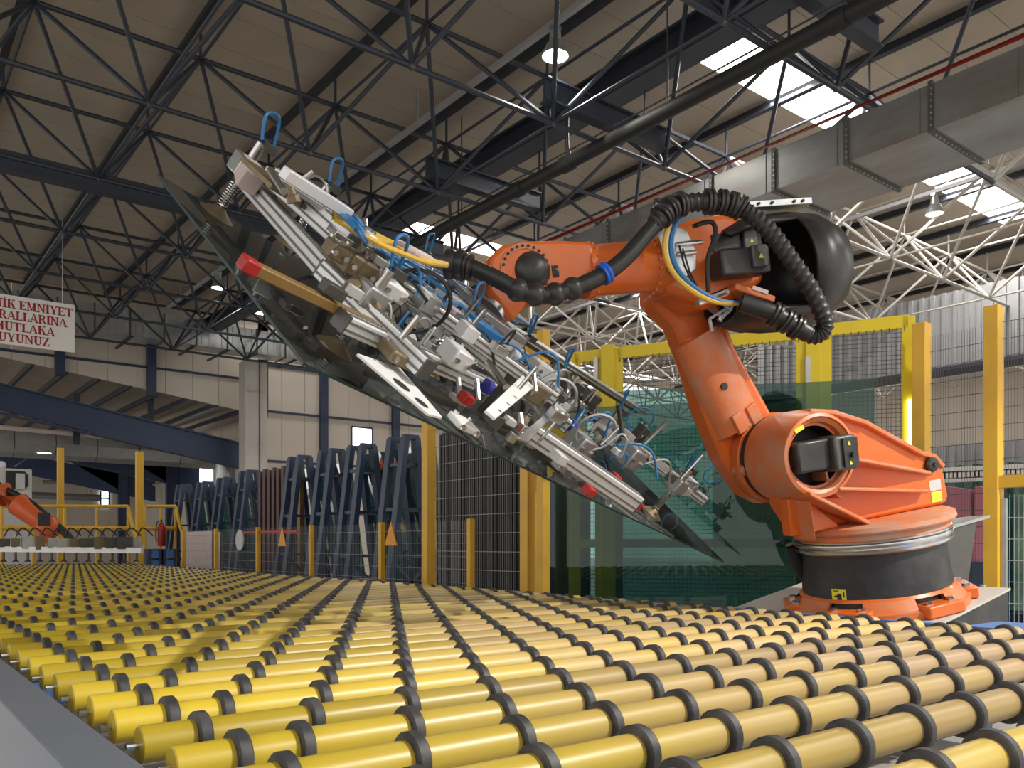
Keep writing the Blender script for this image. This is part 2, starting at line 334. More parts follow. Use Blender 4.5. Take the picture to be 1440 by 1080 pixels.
# annex beyond the opening ------------------------------------------------------
an = struct(empty('annex_hall', (6, 48, 0)))
def slope_beam(Y, h, t, dz=0, x0=1.0, x1=14.3, nm='rafter', mt='bluebeam'):
    za = lambda x: 7.45 - (x - 4.4) * .17 + dz
    MB().prism([(x0, Y, za(x0)), (x1, Y, za(x1)), (x1, Y, za(x1) - h * 1.1), (x0, Y, za(x0) - h * .85)], (0, t, 0)).build(nm, M[mt], an, smooth=False)
slope_beam(YW + .3, 1.05, .12); slope_beam(YW + .18, .06, .4, .02, nm='rafter_flange'); slope_beam(YW + .18, .06, .4, -1.05, nm='rafter_flange')
slope_beam(44.5, 1.1, .12, -.35); slope_beam(52.5, 1.1, .12, -.6)
for k in range(10):
    x = 3.2 + 1.15 * k; z0 = 8.72 - (x - 4.4) * .128
    MB().box((x, YW + 11, z0 - .28), (.12, 22, .2)).build('purlin', M['frame_dark'], an)
for k in range(20):
    yy = YW + .6 + 1.1 * k
    MB().prism([(-2.0, yy, 9.53), (16.0, yy, 7.23), (16.0, yy, 7.33), (-2.0, yy, 9.63)], (0, 1.08, 0)).build('roof_panel', M['deck'], an, smooth=False)
for k in range(24): MB().box((-6 + 1.1 * k, 59, 4.2), (1.08, .12, 9)).build('wall_panel', M['wall'], an, smooth=False)
for k in range(11): MB().box((14.9, YW + 1.2 + 2.1 * k, 3.7), (.12, 2.06, 7.4)).build('wall_panel', M['wall'], an, smooth=False)
for (x0, y0, x1, y1) in ((141, 691, 153, 712), (200, 680, 213, 712)):
    a, b = onY(x0, y0, 58.9), onY(x1, y1, 58.9)
    wn2 = struct(empty('window_2', (a.x, 58.9, b.z))); MB().span((a.x, 58.85, b.z), (b.x, 58.9, a.z)).build('pane', M['window'], wn2)
    q = MB(); q.beam((a.x, 58.8, (a.z + b.z) / 2), (b.x, 58.8, (a.z + b.z) / 2), .06, .06); q.beam((a.x, 58.8, a.z), (a.x, 58.8, b.z), .1, .1); q.beam((b.x, 58.8, a.z), (b.x, 58.8, b.z), .1, .1); q.build('window_frame', M['girt'], wn2)
a, b = onX(272, 660, 14.8), onX(297, 684, 14.8)
wn3 = struct(empty('window_3', (14.8, a.y, b.z))); MB().span((14.75, a.y, b.z), (14.8, b.y, a.z)).build('pane', M['window'], wn3)
for (px, Y, wpx) in ((243, 44.5, 18), (174, 52.5, 16)):
    P = onY(px, 700, Y); cw = wpx / FPX * 42; b = MB()
    b.box((P.x, Y, 2.9), (cw, .03, 5.8)); b.box((P.x - cw / 2, Y, 2.9), (.03, .3, 5.8)); b.box((P.x + cw / 2, Y, 2.9), (.03, .3, 5.8)); b.build('steel_column', M['bluebeam'], an)
    MB().prism([(P.x - cw / 2, Y, 5.9), (P.x - 3.2, Y, 6.3), (P.x - cw / 2, Y, 4.6)], (0, .1, 0)).build('haunch', M['bluebeam'], an)
for (x0, y0, x1, y1, Y, r) in ((215, 672, 300, 650, 50, .10), (215, 682, 300, 662, 50, .08), (60, 678, 125, 678, 55, .12), (40, 696, 140, 700, 56, .2)):
    MB().cyl(onY(x0, y0, Y), onY(x1, y1, Y), r, seg=10).build('pipe', M['zinc'], an)
MB().tube([onY(125, 678, 55), onY(125, 692, 55)], .12).build('pipe', M['zinc'], an)
# ================================================================ services under the roof
dr = empty('air_duct', (11.95, 5, 6.9)); tag(dr, 'large rectangular galvanised air duct running above the robot', 'air duct')
DX0, DX1, DZ0, DZ1 = 11.2, 12.67, 6.92, 7.53
yy = .6; ln = [1.15, 1.25, 1.2, 1.2, 1.2, 1.2, 1.2, 1.2, 1.2, 1.2, 1.2, 1.2]
cs = {}
for L_ in ln:
    MB().span((DX0, yy, DZ0), (DX1, yy + L_ - .02, DZ1)).build('duct_section', M['duct'], dr)
    f2 = MB()
    for (xa, xb, za, zb) in ((DX0 - .035, DX0, DZ0 - .035, DZ1 + .03), (DX1, DX1 + .035, DZ0 - .035, DZ1 + .03), (DX0, DX1, DZ0 - .035, DZ0), (DX0, DX1, DZ1, DZ1 + .03)): f2.span((xa, yy - .03, za), (xb, yy + .03, zb))
    fl = f2.build('flange', M['darkmetal'], dr); q = MB()
    for t in range(7): q.cyl((DX0 - .035, yy - .02, DZ0 + .05 + .08 * t), (DX0 - .05, yy - .02, DZ0 + .05 + .08 * t), .012, seg=6)
    for t in range(12): q.cyl((DX0 + .1 + .11 * t, yy - .02, DZ0 - .035), (DX0 + .1 + .11 * t, yy - .02, DZ0 - .05), .012, seg=6)
    tag(q.build('bolts', M['zinc'], fl), kind='stuff'); MB().span((DX0 - .012, yy + L_ * .12, DZ0), (DX0, yy + L_ * .12 + .02, DZ1)).build('seam', M['duct'], dr); yy += L_
rp_ = tag(MB().tube([(DX0 - .02, -1, DZ1 + .1), (DX0 - .02, 16, DZ1 + .1)], .045).build('sprinkler_pipe', M['redpipe']), 'thin red pipe running along the top of the large duct', 'pipe')
pp = empty('black_pipe', (10.35, 12, 8.45)); tag(pp, 'thick black pipe with couplings hung below the roof trusses', 'pipe')
PZ = HC + .67 * 10.35
MB().cyl((10.35, -4, PZ), (10.35, 21.5, PZ), .125).build('pipe_run', M['ink'], pp)
for yv in (6.2, 11.6, 13.0, 18.8): MB().cyl((10.35, yv - .13, PZ), (10.35, yv + .13, PZ), .15).build('coupling', M['ink'], pp)
for yv in (11.5, 18.6):
    MB().tube(smoothpath([(10.35, yv, PZ), (10.3, yv, PZ + .12), (10.25, yv, PZ + .3), (10.25, yv, PZ + .9)], 4), .04).build('riser', M['black'], pp)
for yv in (5, 9.2, 15, 21): MB().cyl((10.35, yv, PZ), (10.35, yv, PZ + 2.2), .015, seg=6).build('hanger', M['darkmetal'], pp)
MB().cyl((10.35, -4, PZ + .22), (10.35, 21.5, PZ + .22), .014, seg=6).build('tie_wire', M['black'], pp)
# light rails with high-bay lamps
def rail(X, label):
    r = empty('lighting_rail', (X, 10, 10.1)); tag(r, label, 'rail'); MB().box((X, 10.5, 10.0), (.09, 43, .09)).build('channel', M['ribgrey'], r)
    for k in range(8): MB().box((X + .02, -6 + 5.2 * k, 10.35), (.03, .05, .7)).build('hanger', M['zinc'], r)
rail(9.1, 'slim grey lighting rail carrying the brightly lit lamps'); rail(20.7, 'slim pale lighting rail beyond the large duct')
def lamp(X, Y, Z, label, lit, power):
    r = empty('high_bay_lamp', (X, Y, Z)); tag(r, label, 'lamp', 'high bay lamps')
    MB().lathe([(.03, .42), (.09, .40), (.10, .24), (.14, .20), (.20, .08), (.225, .0), (.215, .0), (.19, .08), (.1, .2)], (X, Y, Z), seg=24).build('reflector', M['lampbody'], r)
    MB().lathe([(.001, -.015), (.15, -.01), (.20, .015)], (X, Y, Z), seg=24).build('lens', M['lens' if lit else 'lensd'], r)
    MB().cyl((X, Y, Z + .4), (X, Y, Z + .44), .05, seg=10).build('gear_box', M['zinc'], r); MB().box((X, Y, Z + .47), (.18, .10, .06)).build('mounting', M['zinc'], r)
    l = bpy.data.lights.new('lamp_light', 'SPOT'); l.energy = power; l.spot_size = 2.5; l.spot_blend = .5; l.shadow_soft_size = .12; l.color = (1, .97, .88)
    lo = bpy.data.objects.new('lamp_light', l); COL.objects.link(lo); lo.location = (0, 0, -.06); lo.parent = r
lamp(9.1, 10.5, 9.45, 'bright high bay lamp glowing above the robot wrist', True, 250)
lamp(9.1, 26.5, 9.45, 'lit high bay lamp far off above the hall duct', True, 250)
lamp(20.7, 9.9, 9.45, 'dim bell shaped high bay lamp right of the large duct', False, 60)
lamp(8.4, -4.6, 9.45, 'added high bay lamp out of view, lighting the robot from the front', True, 6500)  # unseen lamp, added to throw hard frontal light on the robot
# far hall duct
fd = empty('hall_duct', (8, 33.6, 9.6)); tag(fd, 'long rectangular galvanised duct crossing in front of the far cream wall', 'air duct')
x = 1.0; fold_me = MB().box((0, 0, 0), (.05, .03, .9)).mesh('fold', M['zinc'], False)
for k in range(15):
    MB().span((x, 33.3, 9.15), (x + 1.18, 34.3, 10.1)).build('duct_section', M['zinc'], fd); MB().span((x + 1.16, 33.26, 9.11), (x + 1.21, 34.34, 10.14)).build('flange', M['darkmetal'], fd)
    for t in range(4): inst('fold', fold_me, fd, (x + .2 + .26 * t - 8, 33.29 - 33.6, .02))
    x += 1.2
for (px0, py0, px1, py1) in ((163, 490, 208, 456), (252, 499, 276, 485), (292, 507, 350, 478), (390, 517, 430, 500)):
    MB().beam(onY(px0, py0, 32.9), onY(px1, py1, 33.9), .08, .08).build('bracket', M['darkmetal'], fd)
# annex duct with pipe in front
ad = empty('annex_duct', (6, 39.5, 5.0)); tag(ad, 'round edged galvanised duct under the blue rafters of the annex', 'air duct')
for k in range(6):
    p, q = onY(-40 + 58 * k, 618 + 4.0 * k, 40), onY(-40 + 58 * (k + 1) - 1, 618 + 4.0 * (k + 1), 40)
    MB().lathe([(.001, 0), (.62, 0), (.62, (q - p).length), (.001, (q - p).length)], p, q - p, 8).build('duct_section', M['zinc'], ad)
ap = empty('annex_pipe', (6, 38.5, 5.4)); tag(ap, 'pinkish brown pipe with dark hangers in front of the annex duct', 'pipe')
MB().cyl(onY(-30, 598, 38.6), onY(306, 629, 38.6), .10, seg=10).build('pipe_run', M['pink'], ap)
for px in (107, 211):
    P = onY(px, 605, 38.5); MB().span((P.x - .12, 38.4, P.z - .6), (P.x + .12, 38.45, P.z + 1.5)).build('hanger', M['frame_dark'], ap)
dd = empty('duct_drop', (12.6, 38, 4)); tag(dd, 'shiny flexible duct dropping beside the concrete column', 'air duct')
P = onY(316, 660, 38.2)
MB().tube([(P.x, 38.2, 5.3 - .16 * k) for k in range(34)], lambda i: .42 + .03 * (i % 2), 16).build('flexible_hose', M['zinc'], dd)
al = empty('annex_lamp', (0, 0, 0)); tag(al, 'small lit lamp on a slanted arm over the annex', 'lamp')
P = onY(62, 637, 38.0); al.location = P
MB().lathe([(.001, -.02), (.26, 0)], P, seg=16).build('lens', M['lens'], al); MB().lathe([(.28, -.01), (.16, .14), (.02, .18)], P, seg=16).build('reflector', M['lampbody'], al)
MB().tube([P + V((-.1, 0, .1)), onY(20, 656, 38.2)], .03).build('arm', M['zinc'], al)
# ---------------------------------------------------------------- hanging sign
YS = 22.0
a, b = onY(-62, 412, YS), onY(105, 492, YS)
zt = onY(34, 418, YS).z; zb = onY(34, 487, YS).z
sg = empty('hanging_sign', ((a.x + b.x) / 2, YS, zb)); tag(sg, 'white hanging safety sign with four lines of red lettering', 'sign')
MB().span((a.x, YS, zb), (b.x, YS + .04, zt)).build('board', M['sign'], sg)
for xx in (b.x - .18 * (b.x - a.x) * .6, a.x + .1): MB().cyl((xx, YS + .02, zt), (xx, YS + .02, 10.5), .012, seg=6).build('hanging_wire', M['zinc'], sg)
S, TH = .17, .07
def sf(x, y, w=.30): return (x - w / 2, y, x + w / 2, y + .055)     # serif slab
LET = {
 'I': (.42, [(.12, 0, .30, 1)], [sf(.21, 0, .38), sf(.21, .945, .38)], []),
 'T': (.80, [(.31, 0, .49, 1), (.04, .93, .76, 1), (.04, .76, .09, 1), (.71, .76, .76, 1)], [sf(.40, 0, .38)], []),
 'E': (.74, [(.10, 0, .28, 1), (.1, .93, .66, 1), (.1, 0, .68, .07), (.28, .48, .5, .54), (.62, .78, .66, 1), (.64, 0, .68, .24), (.48, .4, .52, .62)], [sf(.16, 0), sf(.16, .945)], []),
 'L': (.72, [(.12, 0, .30, 1), (.12, 0, .66, .07), (.62, 0, .66, .26)], [sf(.21, .945, .38), sf(.18, 0)], []),
 'U': (.84, [(.12, .22, .30, 1), (.64, .22, .71, 1), (.25, 0, .60, .08)], [sf(.21, .945, .36), sf(.675, .945, .28)], [((.12, .24), (.30, .24), (.40, .0), (.25, .0)), ((.71, .24), (.64, .24), (.52, .0), (.60, .0))]),
 'N': (.90, [(.13, 0, .20, 1), (.70, 0, .77, 1)], [sf(.165, 0, .28), sf(.735, .945, .28), sf(.12, .945, .2)], [((.10, 1), (.30, 1), (.77, 0), (.66, 0))]),
 'M': (1.0, [(.12, 0, .19, 1), (.70, 0, .88, 1)], [sf(.155, 0, .28), sf(.79, 0, .36), sf(.12, .945, .2), sf(.84, .945, .2)], [((.12, 1), (.30, 1), (.54, .05), (.45, .05)), ((.72, 1), (.79, 1), (.54, .05), (.46, .05))]),
 'K': (.86, [(.12, 0, .30, 1)], [sf(.21, 0, .36), sf(.21, .945, .36), sf(.70, 0, .3), sf(.66, .945, .26)], [((.30, .42), (.30, .52), (.62, 1), (.70, 1)), ((.40, .56), (.54, .66), (.80, 0), (.60, 0))]),
 'Y': (.84, [(.33, 0, .51, .46)], [sf(.42, 0, .38), sf(.14, .945, .32), sf(.72, .945, .26)], [((.06, 1), (.26, 1), (.51, .42), (.33, .42)), ((.68, 1), (.76, 1), (.51, .42), (.44, .42))]),
 'A': (.86, [(.24, .28, .6, .34)], [sf(.10, 0, .26), sf(.74, 0, .34)], [((.38, 1), (.48, 1), (.84, 0), (.64, 0)), ((.38, 1), (.45, 1), (.14, 0), (.06, 0))]),
 'R': (.86, [(.12, 0, .30, 1), (.3, .93, .52, 1), (.3, .46, .52, .53), (.52, .58, .68, .88)], [sf(.21, 0, .36), sf(.78, 0, .2), sf(.16, .945, .2)], [((.50, 1), (.62, .95), (.68, .86), (.52, .86)), ((.50, .46), (.62, .50), (.68, .60), (.52, .60)), ((.38, .5), (.56, .5), (.84, 0), (.64, 0))]),
 'Z': (.78, [(.08, .93, .70, 1), (.08, 0, .72, .07), (.08, .76, .12, 1), (.68, 0, .72, .24)], [], [((.50, .95), (.70, .95), (.28, .05), (.08, .05))]),
 ' ': (.34, [], [], [])}
tl = ['TEKN\u0130K EMN\u0130YET', 'KURALLARINA', 'MUTLAKA', 'UYUNUZ']; bh = zt - zb; bw = b.x - a.x; lh = bh * .172
for r, tx in enumerate(tl):
    wid = sum(LET['I' if c == '\u0130' else c][0] for c in tx); px0, px1 = ((-46, 102), (-27, 94), (-9, 77), (-3, 70))[r]; u0, u1 = onY(px0, 450, YS).x, onY(px1, 450, YS).x; xs = (u1 - u0) / wid
    x0 = u0; z0 = zt - bh * (.262 + .226 * r)
    q = MB()
    for c in tx:
        w_, rects, ser, polys = LET['I' if c == '\u0130' else c]
        for (u0, v0, u1, v1) in rects + ser: q.span((x0 + (u0 - .02) * xs, YS - .008, z0 + (v0 - .012) * lh), (x0 + (u1 + .02) * xs, YS - .001, z0 + (v1 + .012) * lh))
        for pl in polys: q.prism([(x0 + u * xs, YS - .008, z0 + v * lh) for u, v in pl], (0, .006, 0))
        if c == '\u0130': q.box((x0 + .21 * xs, YS - .004, z0 + 1.14 * lh), (.16 * xs, .007, .13 * lh))
        x0 += w_ * xs
    q.build('lettering', M['signred'], sg, smooth=False)
# ================================================================ roller conveyor
ZR, X0R, X1R, PITCH, RR, RTY = .90, .68, 6.02, .325, .057, .080
NROLL = 76; Y0R = .4
cv = empty('roller_conveyor', (3.35, 8, 0)); tag(cv, 'wide roller conveyor of yellow rollers with black rubber tyres', 'conveyor')
b = MB(); b.lathe([(.001, 0), (RR - .004, 0), (RR, .004), (RR, X1R - X0R - .004), (RR - .004, X1R - X0R), (.001, X1R - X0R)], (0, 0, 0), (1, 0, 0), 28); roller_me = b.mesh('roller', M['roller'])
b = MB(); b.cyl((-.035, 0, 0), (0, 0, 0), .011, seg=10); pin_me = b.mesh('axle_pin', M['steel'])
def tyre_prof(w): return [(RR, -w / 2), (RTY - .006, -w / 2), (RTY, -w / 2 + .006), (RTY, w / 2 - .006), (RTY - .006, w / 2), (RR, w / 2)]
tyre_me = MB().lathe(tyre_prof(.042), (0, 0, 0), (1, 0, 0), 28).mesh('tyre', M['rubber'])
coll_me = MB().lathe([(RR, -.012), (RR + .004, -.012), (RR + .004, .012), (RR, .012)], (0, 0, 0), (1, 0, 0), 24).mesh('collar', M['gold'])
far = MB(); farpin = MB()
order = sorted(range(NROLL), key=lambda k: k); ntyre = 0
for k in range(NROLL):
    yr = Y0R + PITCH * k
    ro = inst('roller', roller_me, cv, (X0R - 3.35, yr - 8, ZR)); ro.rotation_euler = (random.uniform(0, 6.28), 0, 0)
    ts = [.18 + .37 * t for t in range(15)] if k % 2 else [.18] + [.365 + .37 * t for t in range(14)]
    ts = [t for t in ts if t < X1R - X0R - .06] + [X1R - X0R - .14] * (k % 2)
    if k < 26: inst('axle_pin', pin_me, ro); inst('axle_pin', pin_me, ro, (X1R - X0R + .035, 0, 0))
    for t in ts:
        X = X0R + t; d = FW.x * X + FW.y * yr; px = CX + FPX * (RT.x * X + RT.y * yr) / max(d, .1)
        if ntyre < 300 and d > 1 and -40 < px < 1480: inst('tyre', tyre_me, ro, (t, 0, 0)); ntyre += 1
        elif d > 1 or True: far.lathe(tyre_prof(.042), (X, yr, ZR), (1, 0, 0), 14)
tag(far.build('tyres', M['rubber'], cv), kind='stuff')
# near side cover: flat top strip, sloping face, joints and screw heads
for (y0, y1) in ((-1.2, 2.27), (2.275, 7.2), (7.205, 12.2), (12.205, 18), (18.005, 25)):
    MB().prism([(.60, y0, .925), (.44, y0, .925), (.30, y0, .80), (.30, y0, .45), (.32, y0, .45), (.32, y0, .79), (.45, y0, .905), (.60, y0, .905)], (0, y1 - y0, 0)).build('cover_panel', M['greyframe'], cv, bevel=.004)
for yv in (2.0, 3.2, 5.0, 7.0): MB().cyl((.345, yv, .845), (.335, yv, .86), .012, seg=8).build('screw', M['zinc'], cv)
MB().span((.55, -1.2, .60), (.62, 25, .89)).build('side_beam', M['darkmetal'], cv)
MB().span((6.06, -1.2, .62), (6.16, 7.0, .93)).build('side_beam', M['blueframe'], cv); MB().span((6.06, 11.3, .62), (6.16, 25, .93)).build('side_beam', M['greyframe'], cv)
MB().span((6.06, 7.0, .62), (6.16, 11.3, .94)).build('side_beam', M['blueframe'], cv)
MB().span((6.02, 11.1, .88), (6.22, 11.6, .97)).build('joint_plate', M['darkmetal'], cv)
MB().span((6.16, 1.2, .86), (6.75, 2.75, .92)).build('side_plate', M['blueframe'], cv)
for yv in [.2 + 2.4 * k for k in range(11)]:
    for xv in (.62, 3.3, 6.1): MB().box((xv, yv, .4), (.1, .1, .8)).build('leg', M['blueframe'], cv)
    MB().box((3.35, yv, .72), (5.5, .08, .12)).build('cross_beam', M['blueframe'], cv)
MB().box((3.35, 25.05, .8), (5.6, .1, .3)).build('end_plate', M['zinc'], cv)
# ================================================================ safety fence
fc = empty('safety_fence', (7.2, 14, 0)); tag(fc, 'yellow post safety fence with wire mesh along the far side of the conveyor', 'fence')
XF = 7.2
def y_on(px, X): return onX(px, 700, X).y
tall = [y_on(px, XF) for px in (603, 743)]; short = [y_on(px, XF) for px in (662, 537, 438, 363, 304, 258)]
for i, yv in enumerate(tall):
    w_ = .17; MB().box((XF, yv, 2.15), (w_, w_, 4.3)).build('post', M['yellow'], fc, bevel=.01); MB().box((XF, yv, .01), (.34, .34, .02)).build('foot_plate', M['yellow'], fc)
MB().box((XF, y_on(764, XF), 2.15), (.13, .13, 4.3)).build('post', M['yellow'], fc, bevel=.01)
for yv in short:
    MB().box((XF, yv, .93), (.09, .09, 1.86)).build('post', M['yellow'], fc, bevel=.008)
def mesh_panel(name, p, q, z0, z1, nv, nh, r, parent, mt, rh=None):
    p, q = V(p), V(q); d = (q - p); L_ = d.length; b = MB()
    for k in range(int(L_ / nv) + 1):
        c = p + d * (k * nv / L_); b.cyl((c.x, c.y, z0), (c.x, c.y, z1), r, seg=4, cap=False)
    k = 0
    while z0 + k * nh <= z1: b.cyl((p.x, p.y, z0 + k * nh), (q.x, q.y, z0 + k * nh), rh or r, seg=4, cap=False); k += 1
    return tag(b.build(name, M[mt], parent, smooth=False), kind='stuff')
ys_ = sorted(short)
for i in range(len(ys_) - 1): mesh_panel('wire_mesh', (XF + .06, ys_[i], 0), (XF + .06, ys_[i + 1], 0), .3, 1.84, .06, .2, .0014, fc, 'wirel', .004)
mesh_panel('wire_mesh', (XF + .06, tall[0], 0), (XF + .06, ys_[0], 0), .3, 1.84, .06, .2, .0014, fc, 'wirel', .004)
mesh_panel('wire_mesh', (XF + .06, tall[1], 0), (XF + .06, tall[0], 0), .3, 4.2, .05, .27, .0022, fc, 'wirel', .005)
for px, py in ((397, 756), (550, 752)):
    P = onX(px, py, XF - .02); s_ = .20
    pl = MB().prism([(XF - .03, P.y - s_, P.z - s_ * .9), (XF - .03, P.y + s_, P.z - s_ * .9), (XF - .03, P.y, P.z + s_ * 1.1)], (.015, 0, 0)).build('warning_plate', M['orangeplate'], fc)
P = onX(337, 760, XF - .02); MB().cyl((XF - .03, P.y, P.z), (XF, P.y, P.z), .24, seg=20).build('round_plate', M['machine'], fc)
p, q = onX(342, 749, XF), onX(418, 747, XF); MB().beam(p, q, .02, .05).build('red_ribbon', M['red'], fc)
# far yellow posts and railings at the end of the line
for px, pt, pb, X in ((196, 635, 800, 7.2), (85, 630, 770, 6.0)):
    P = onX(px, 700, X); z = onX(px, pt, X).z
    f2 = empty('yellow_post', (X, P.y, 0)); tag(f2, 'tall yellow post by the railing, the %s one' % ('nearer' if px > 100 else 'farther'), 'post'); MB().box((X, P.y, z / 2), (.2, .2, z)).build('shaft', M['yellow'], f2); MB().box((X, P.y, .01), (.4, .4, .02)).build('foot_plate', M['yellow'], f2)
YR = 31.0
def railing(x0, x1, label, stair):
    r = empty('railing', (onY(x0, 712, YR).x, YR, 0)); tag(r, label, 'railing')
    for py in (712, 743): MB().cyl(onY(x0, py, YR), onY(x1, py, YR), .06 if py < 720 else .08, seg=8).build('rail_bar', M['yellow'], r)
    n = max(2, int((x1 - x0) / 38))
    for k in range(n + 1):
        px = x0 + (x1 - x0) * k / n; t = onY(px, 712, YR); MB().cyl((t.x, YR, 0), t, .05, seg=8).build('baluster', M['yellow'], r)
    if stair:
        for dx in (0, 6): MB().cyl(onY(x1, 712 + dx, YR - .2 * (dx > 0)), onY(x1 + 14, 768, YR - 1.0), .05, seg=8).build('stair_rail', M['yellow'], r)
railing(2, 180, 'long yellow pipe railing behind the far robot tool', True); railing(204, 247, 'short yellow pipe railing beside the fire extinguisher', True)
fe = empty('fire_extinguisher', onY(227, 768, 30.6)); tag(fe, 'red fire extinguisher hung by the yellow railing', 'extinguisher')
P = onY(227, 768, 30.6); MB().lathe([(.001, 0), (.12, .0), (.13, .05), (.13, .65), (.09, .76), (.04, .80)], P, seg=14).build('bottle', M['red'], fe); MB().cyl(P + V((0, 0, .8)), P + V((0, 0, .92)), .03, seg=8).build('valve', M['black'], fe)
MB().tube(smoothpath([P + V((0, 0, .88)), P + V((-.16, -.05, .8)), P + V((-.2, -.05, .4)), P + V((-.18, -.05, .15))], 4), .02, 6).build('hose', M['black'], fe)
# pale screen panels by the fence
for i, (x0, x1, y0, y1, lb) in enumerate(((261, 300, 748, 800, 'pale pink screen board behind the mesh fence, wider one'), (303, 311, 748, 800, 'narrow pale screen board behind the mesh fence'))):
    a, b = onX(x0, y0, 7.6), onX(x1, y1, 7.6); o = empty('screen_board', (7.6, (a.y + b.y) / 2, 0)); tag(o, lb, 'board'); MB().span((7.58, a.y, .3), (7.62, b.y, a.z)).build('board', M['pink'], o)
    MB().span((7.56, b.y, 0), (7.64, b.y + .08, a.z)).build('stile', M['zinc'], o); MB().span((7.56, a.y - .08, 0), (7.64, a.y, a.z)).build('stile', M['zinc'], o)
# ================================================================ glass racks (A-frames) with stacked sheets
def rack(px, pt, X, label, leanw=.55):
    ztop = onX(px, pt, X).z; Y = y_on(px, X); r = empty('glass_rack', (X, Y, 0)); tag(r, label, 'glass rack', 'navy A-frame glass racks')
    for s in (-1, 1):
        for e in (-.0, .55): MB().beam((X + s * leanw, Y + e, .12), (X + s * .12, Y + e, ztop), .12, .19, V((0, 1, 0))).build('upright', M['rack'], r)
    for e in (0, .55): MB().box((X, Y + e, ztop), (.34, .12, .10)).build('top_bar', M['rack'], r); MB().box((X, Y + e, .12), (2 * leanw + .3, .14, .16)).build('base_bar', M['rack'], r)
    for zz in (.34, .6, .85):
        h = ztop * zz; xw = leanw + (.12 - leanw) * zz
        for s in (-1, 1): MB().beam((X + s * xw, Y, h), (X + s * xw, Y + .55, h), .07, .07).build('tie_bar', M['rack'], r)
        MB().beam((X - xw, Y, h), (X + xw, Y, h), .06, .06).build('tie_bar', M['rack'], r)
    for (u, v) in ((-1, 1), (1, -1)): MB().beam((X + u * .5, Y - .03, .2), (X + v * .42, Y - .03, 1.15), .07, .07).build('cross_brace', M['rack'], r)
    return X, Y, ztop
RX = 9.6
racks = [(262, 683, 'navy glass rack, farthest of the row by the annex'), (292, 679, 'navy glass rack, second farthest of the row'), (322, 673, 'navy glass rack, third farthest of the row'), (355, 663, 'navy glass rack just left of the brown edged stack'),
         (428, 643, 'navy glass rack just right of the brown edged stack'), (474, 634, 'navy glass rack between the brown edged stack and the tall yellow post'), (517, 627, 'navy glass rack below the small wall window'), (577, 615, 'tall navy glass rack touching the tall yellow post')]
RP = [rack(px, pt, RX if i < 4 else 8.9, lb) for i, (px, pt, lb) in enumerate(racks)]
def sheet(name, X0, X1, y0, y1, z0, z1, mt, label, n=4, cat='glass stack'):
    r = empty(name, ((X0 + X1) / 2, y0, 0)); tag(r, label, cat)
    for k in range(n): MB().prism([(X0 + .05 * k, y0 + .03 * k, z0), (X0 + .05 * k, y1 - .03 * k, z0), (X1 + .05 * k, y1 - .03 * k, z1), (X1 + .05 * k, y0 + .03 * k, z1)], (.02, 0, 0)).build('glass_sheet', M[mt], r, smooth=False)
    MB().span((X0 - .1, y0, 0), (X0 + .25, y1, z0)).build('support_beam', M['rack'], r)
sheet('glass_stack', RX + .72, RX + .30, RP[3][1] + .2, RP[0][1] + 1.5, .35, 3.45, 'teal', 'teal glass sheets leaning on the farther navy racks')
sheet('glass_stack', 9.62, 9.20, RP[5][1] + .1, RP[4][1] + .7, .35, 3.4, 'teal', 'teal glass sheets leaning on racks right of the brown edged stack')
sheet('glass_stack', 9.62, 9.20, RP[7][1] - .3, RP[6][1] + .9, .35, 3.5, 'teal', 'teal glass sheets leaning on the racks beside the tall yellow post')
def slats(name, x0, x1, y0, y1, X, nsl, mt, label, w_, cat='glass stack', step=0):
    a, b = onX(x0, y0, X), onX(x1, y1, X); r = empty(name, (X, (a.y + b.y) / 2, 0)); tag(r, label, cat); zt_ = a.z
    MB().span((X + .12, a.y, .25), (X + 1.4, b.y, zt_ - .06)).build('stack_body', M['darkglass'], r, smooth=False)
    me = MB().box((0, 0, 0), (.10, w_, zt_ - .2)).mesh('sheet_edge', M[mt], False); q = MB()
    for k in range(nsl):
        yv = a.y + (b.y - a.y) * (k + .5) / nsl
        if nsl <= 12: o = inst('sheet_edge', me, r); o.location = (0, yv - (a.y + b.y) / 2, (zt_ + .2) / 2 + (.05 if k % 2 else 0))
        else: q.box((X + .05, yv, (zt_ + .2) / 2), (.10, w_, zt_ - .2 + .05 * (k % 3)))
    if nsl > 12: tag(q.build('sheet_edges', M[mt], r, smooth=False), kind='stuff')
    MB().span((X - .1, a.y, 0), (X + 1.4, b.y, .25)).build('base_rack', M['rack'], r)
slats('edge_stack', 364, 417, 664, 800, 9.2, 8, 'brown', 'dark glass stack with brown vertical edges between the navy racks', .16)
slats('edge_stack', 616, 738, 612, 830, 8.3, 24, 'ink', 'black stack with fine vertical edges behind the tall mesh fence', .05)
P = onX(423, 660, 9.0); cg = empty('corner_guard', (9.0, P.y, 0)); tag(cg, 'slim brown timber post beside the brown edged glass stack', 'post')
MB().span((8.94, P.y - .09, 0), (9.05, P.y + .09, P.z)).build('timber', M['gold'], cg); MB().span((8.91, P.y - .12, 0), (9.08, P.y + .12, .1)).build('shoe', M['rack'], cg)
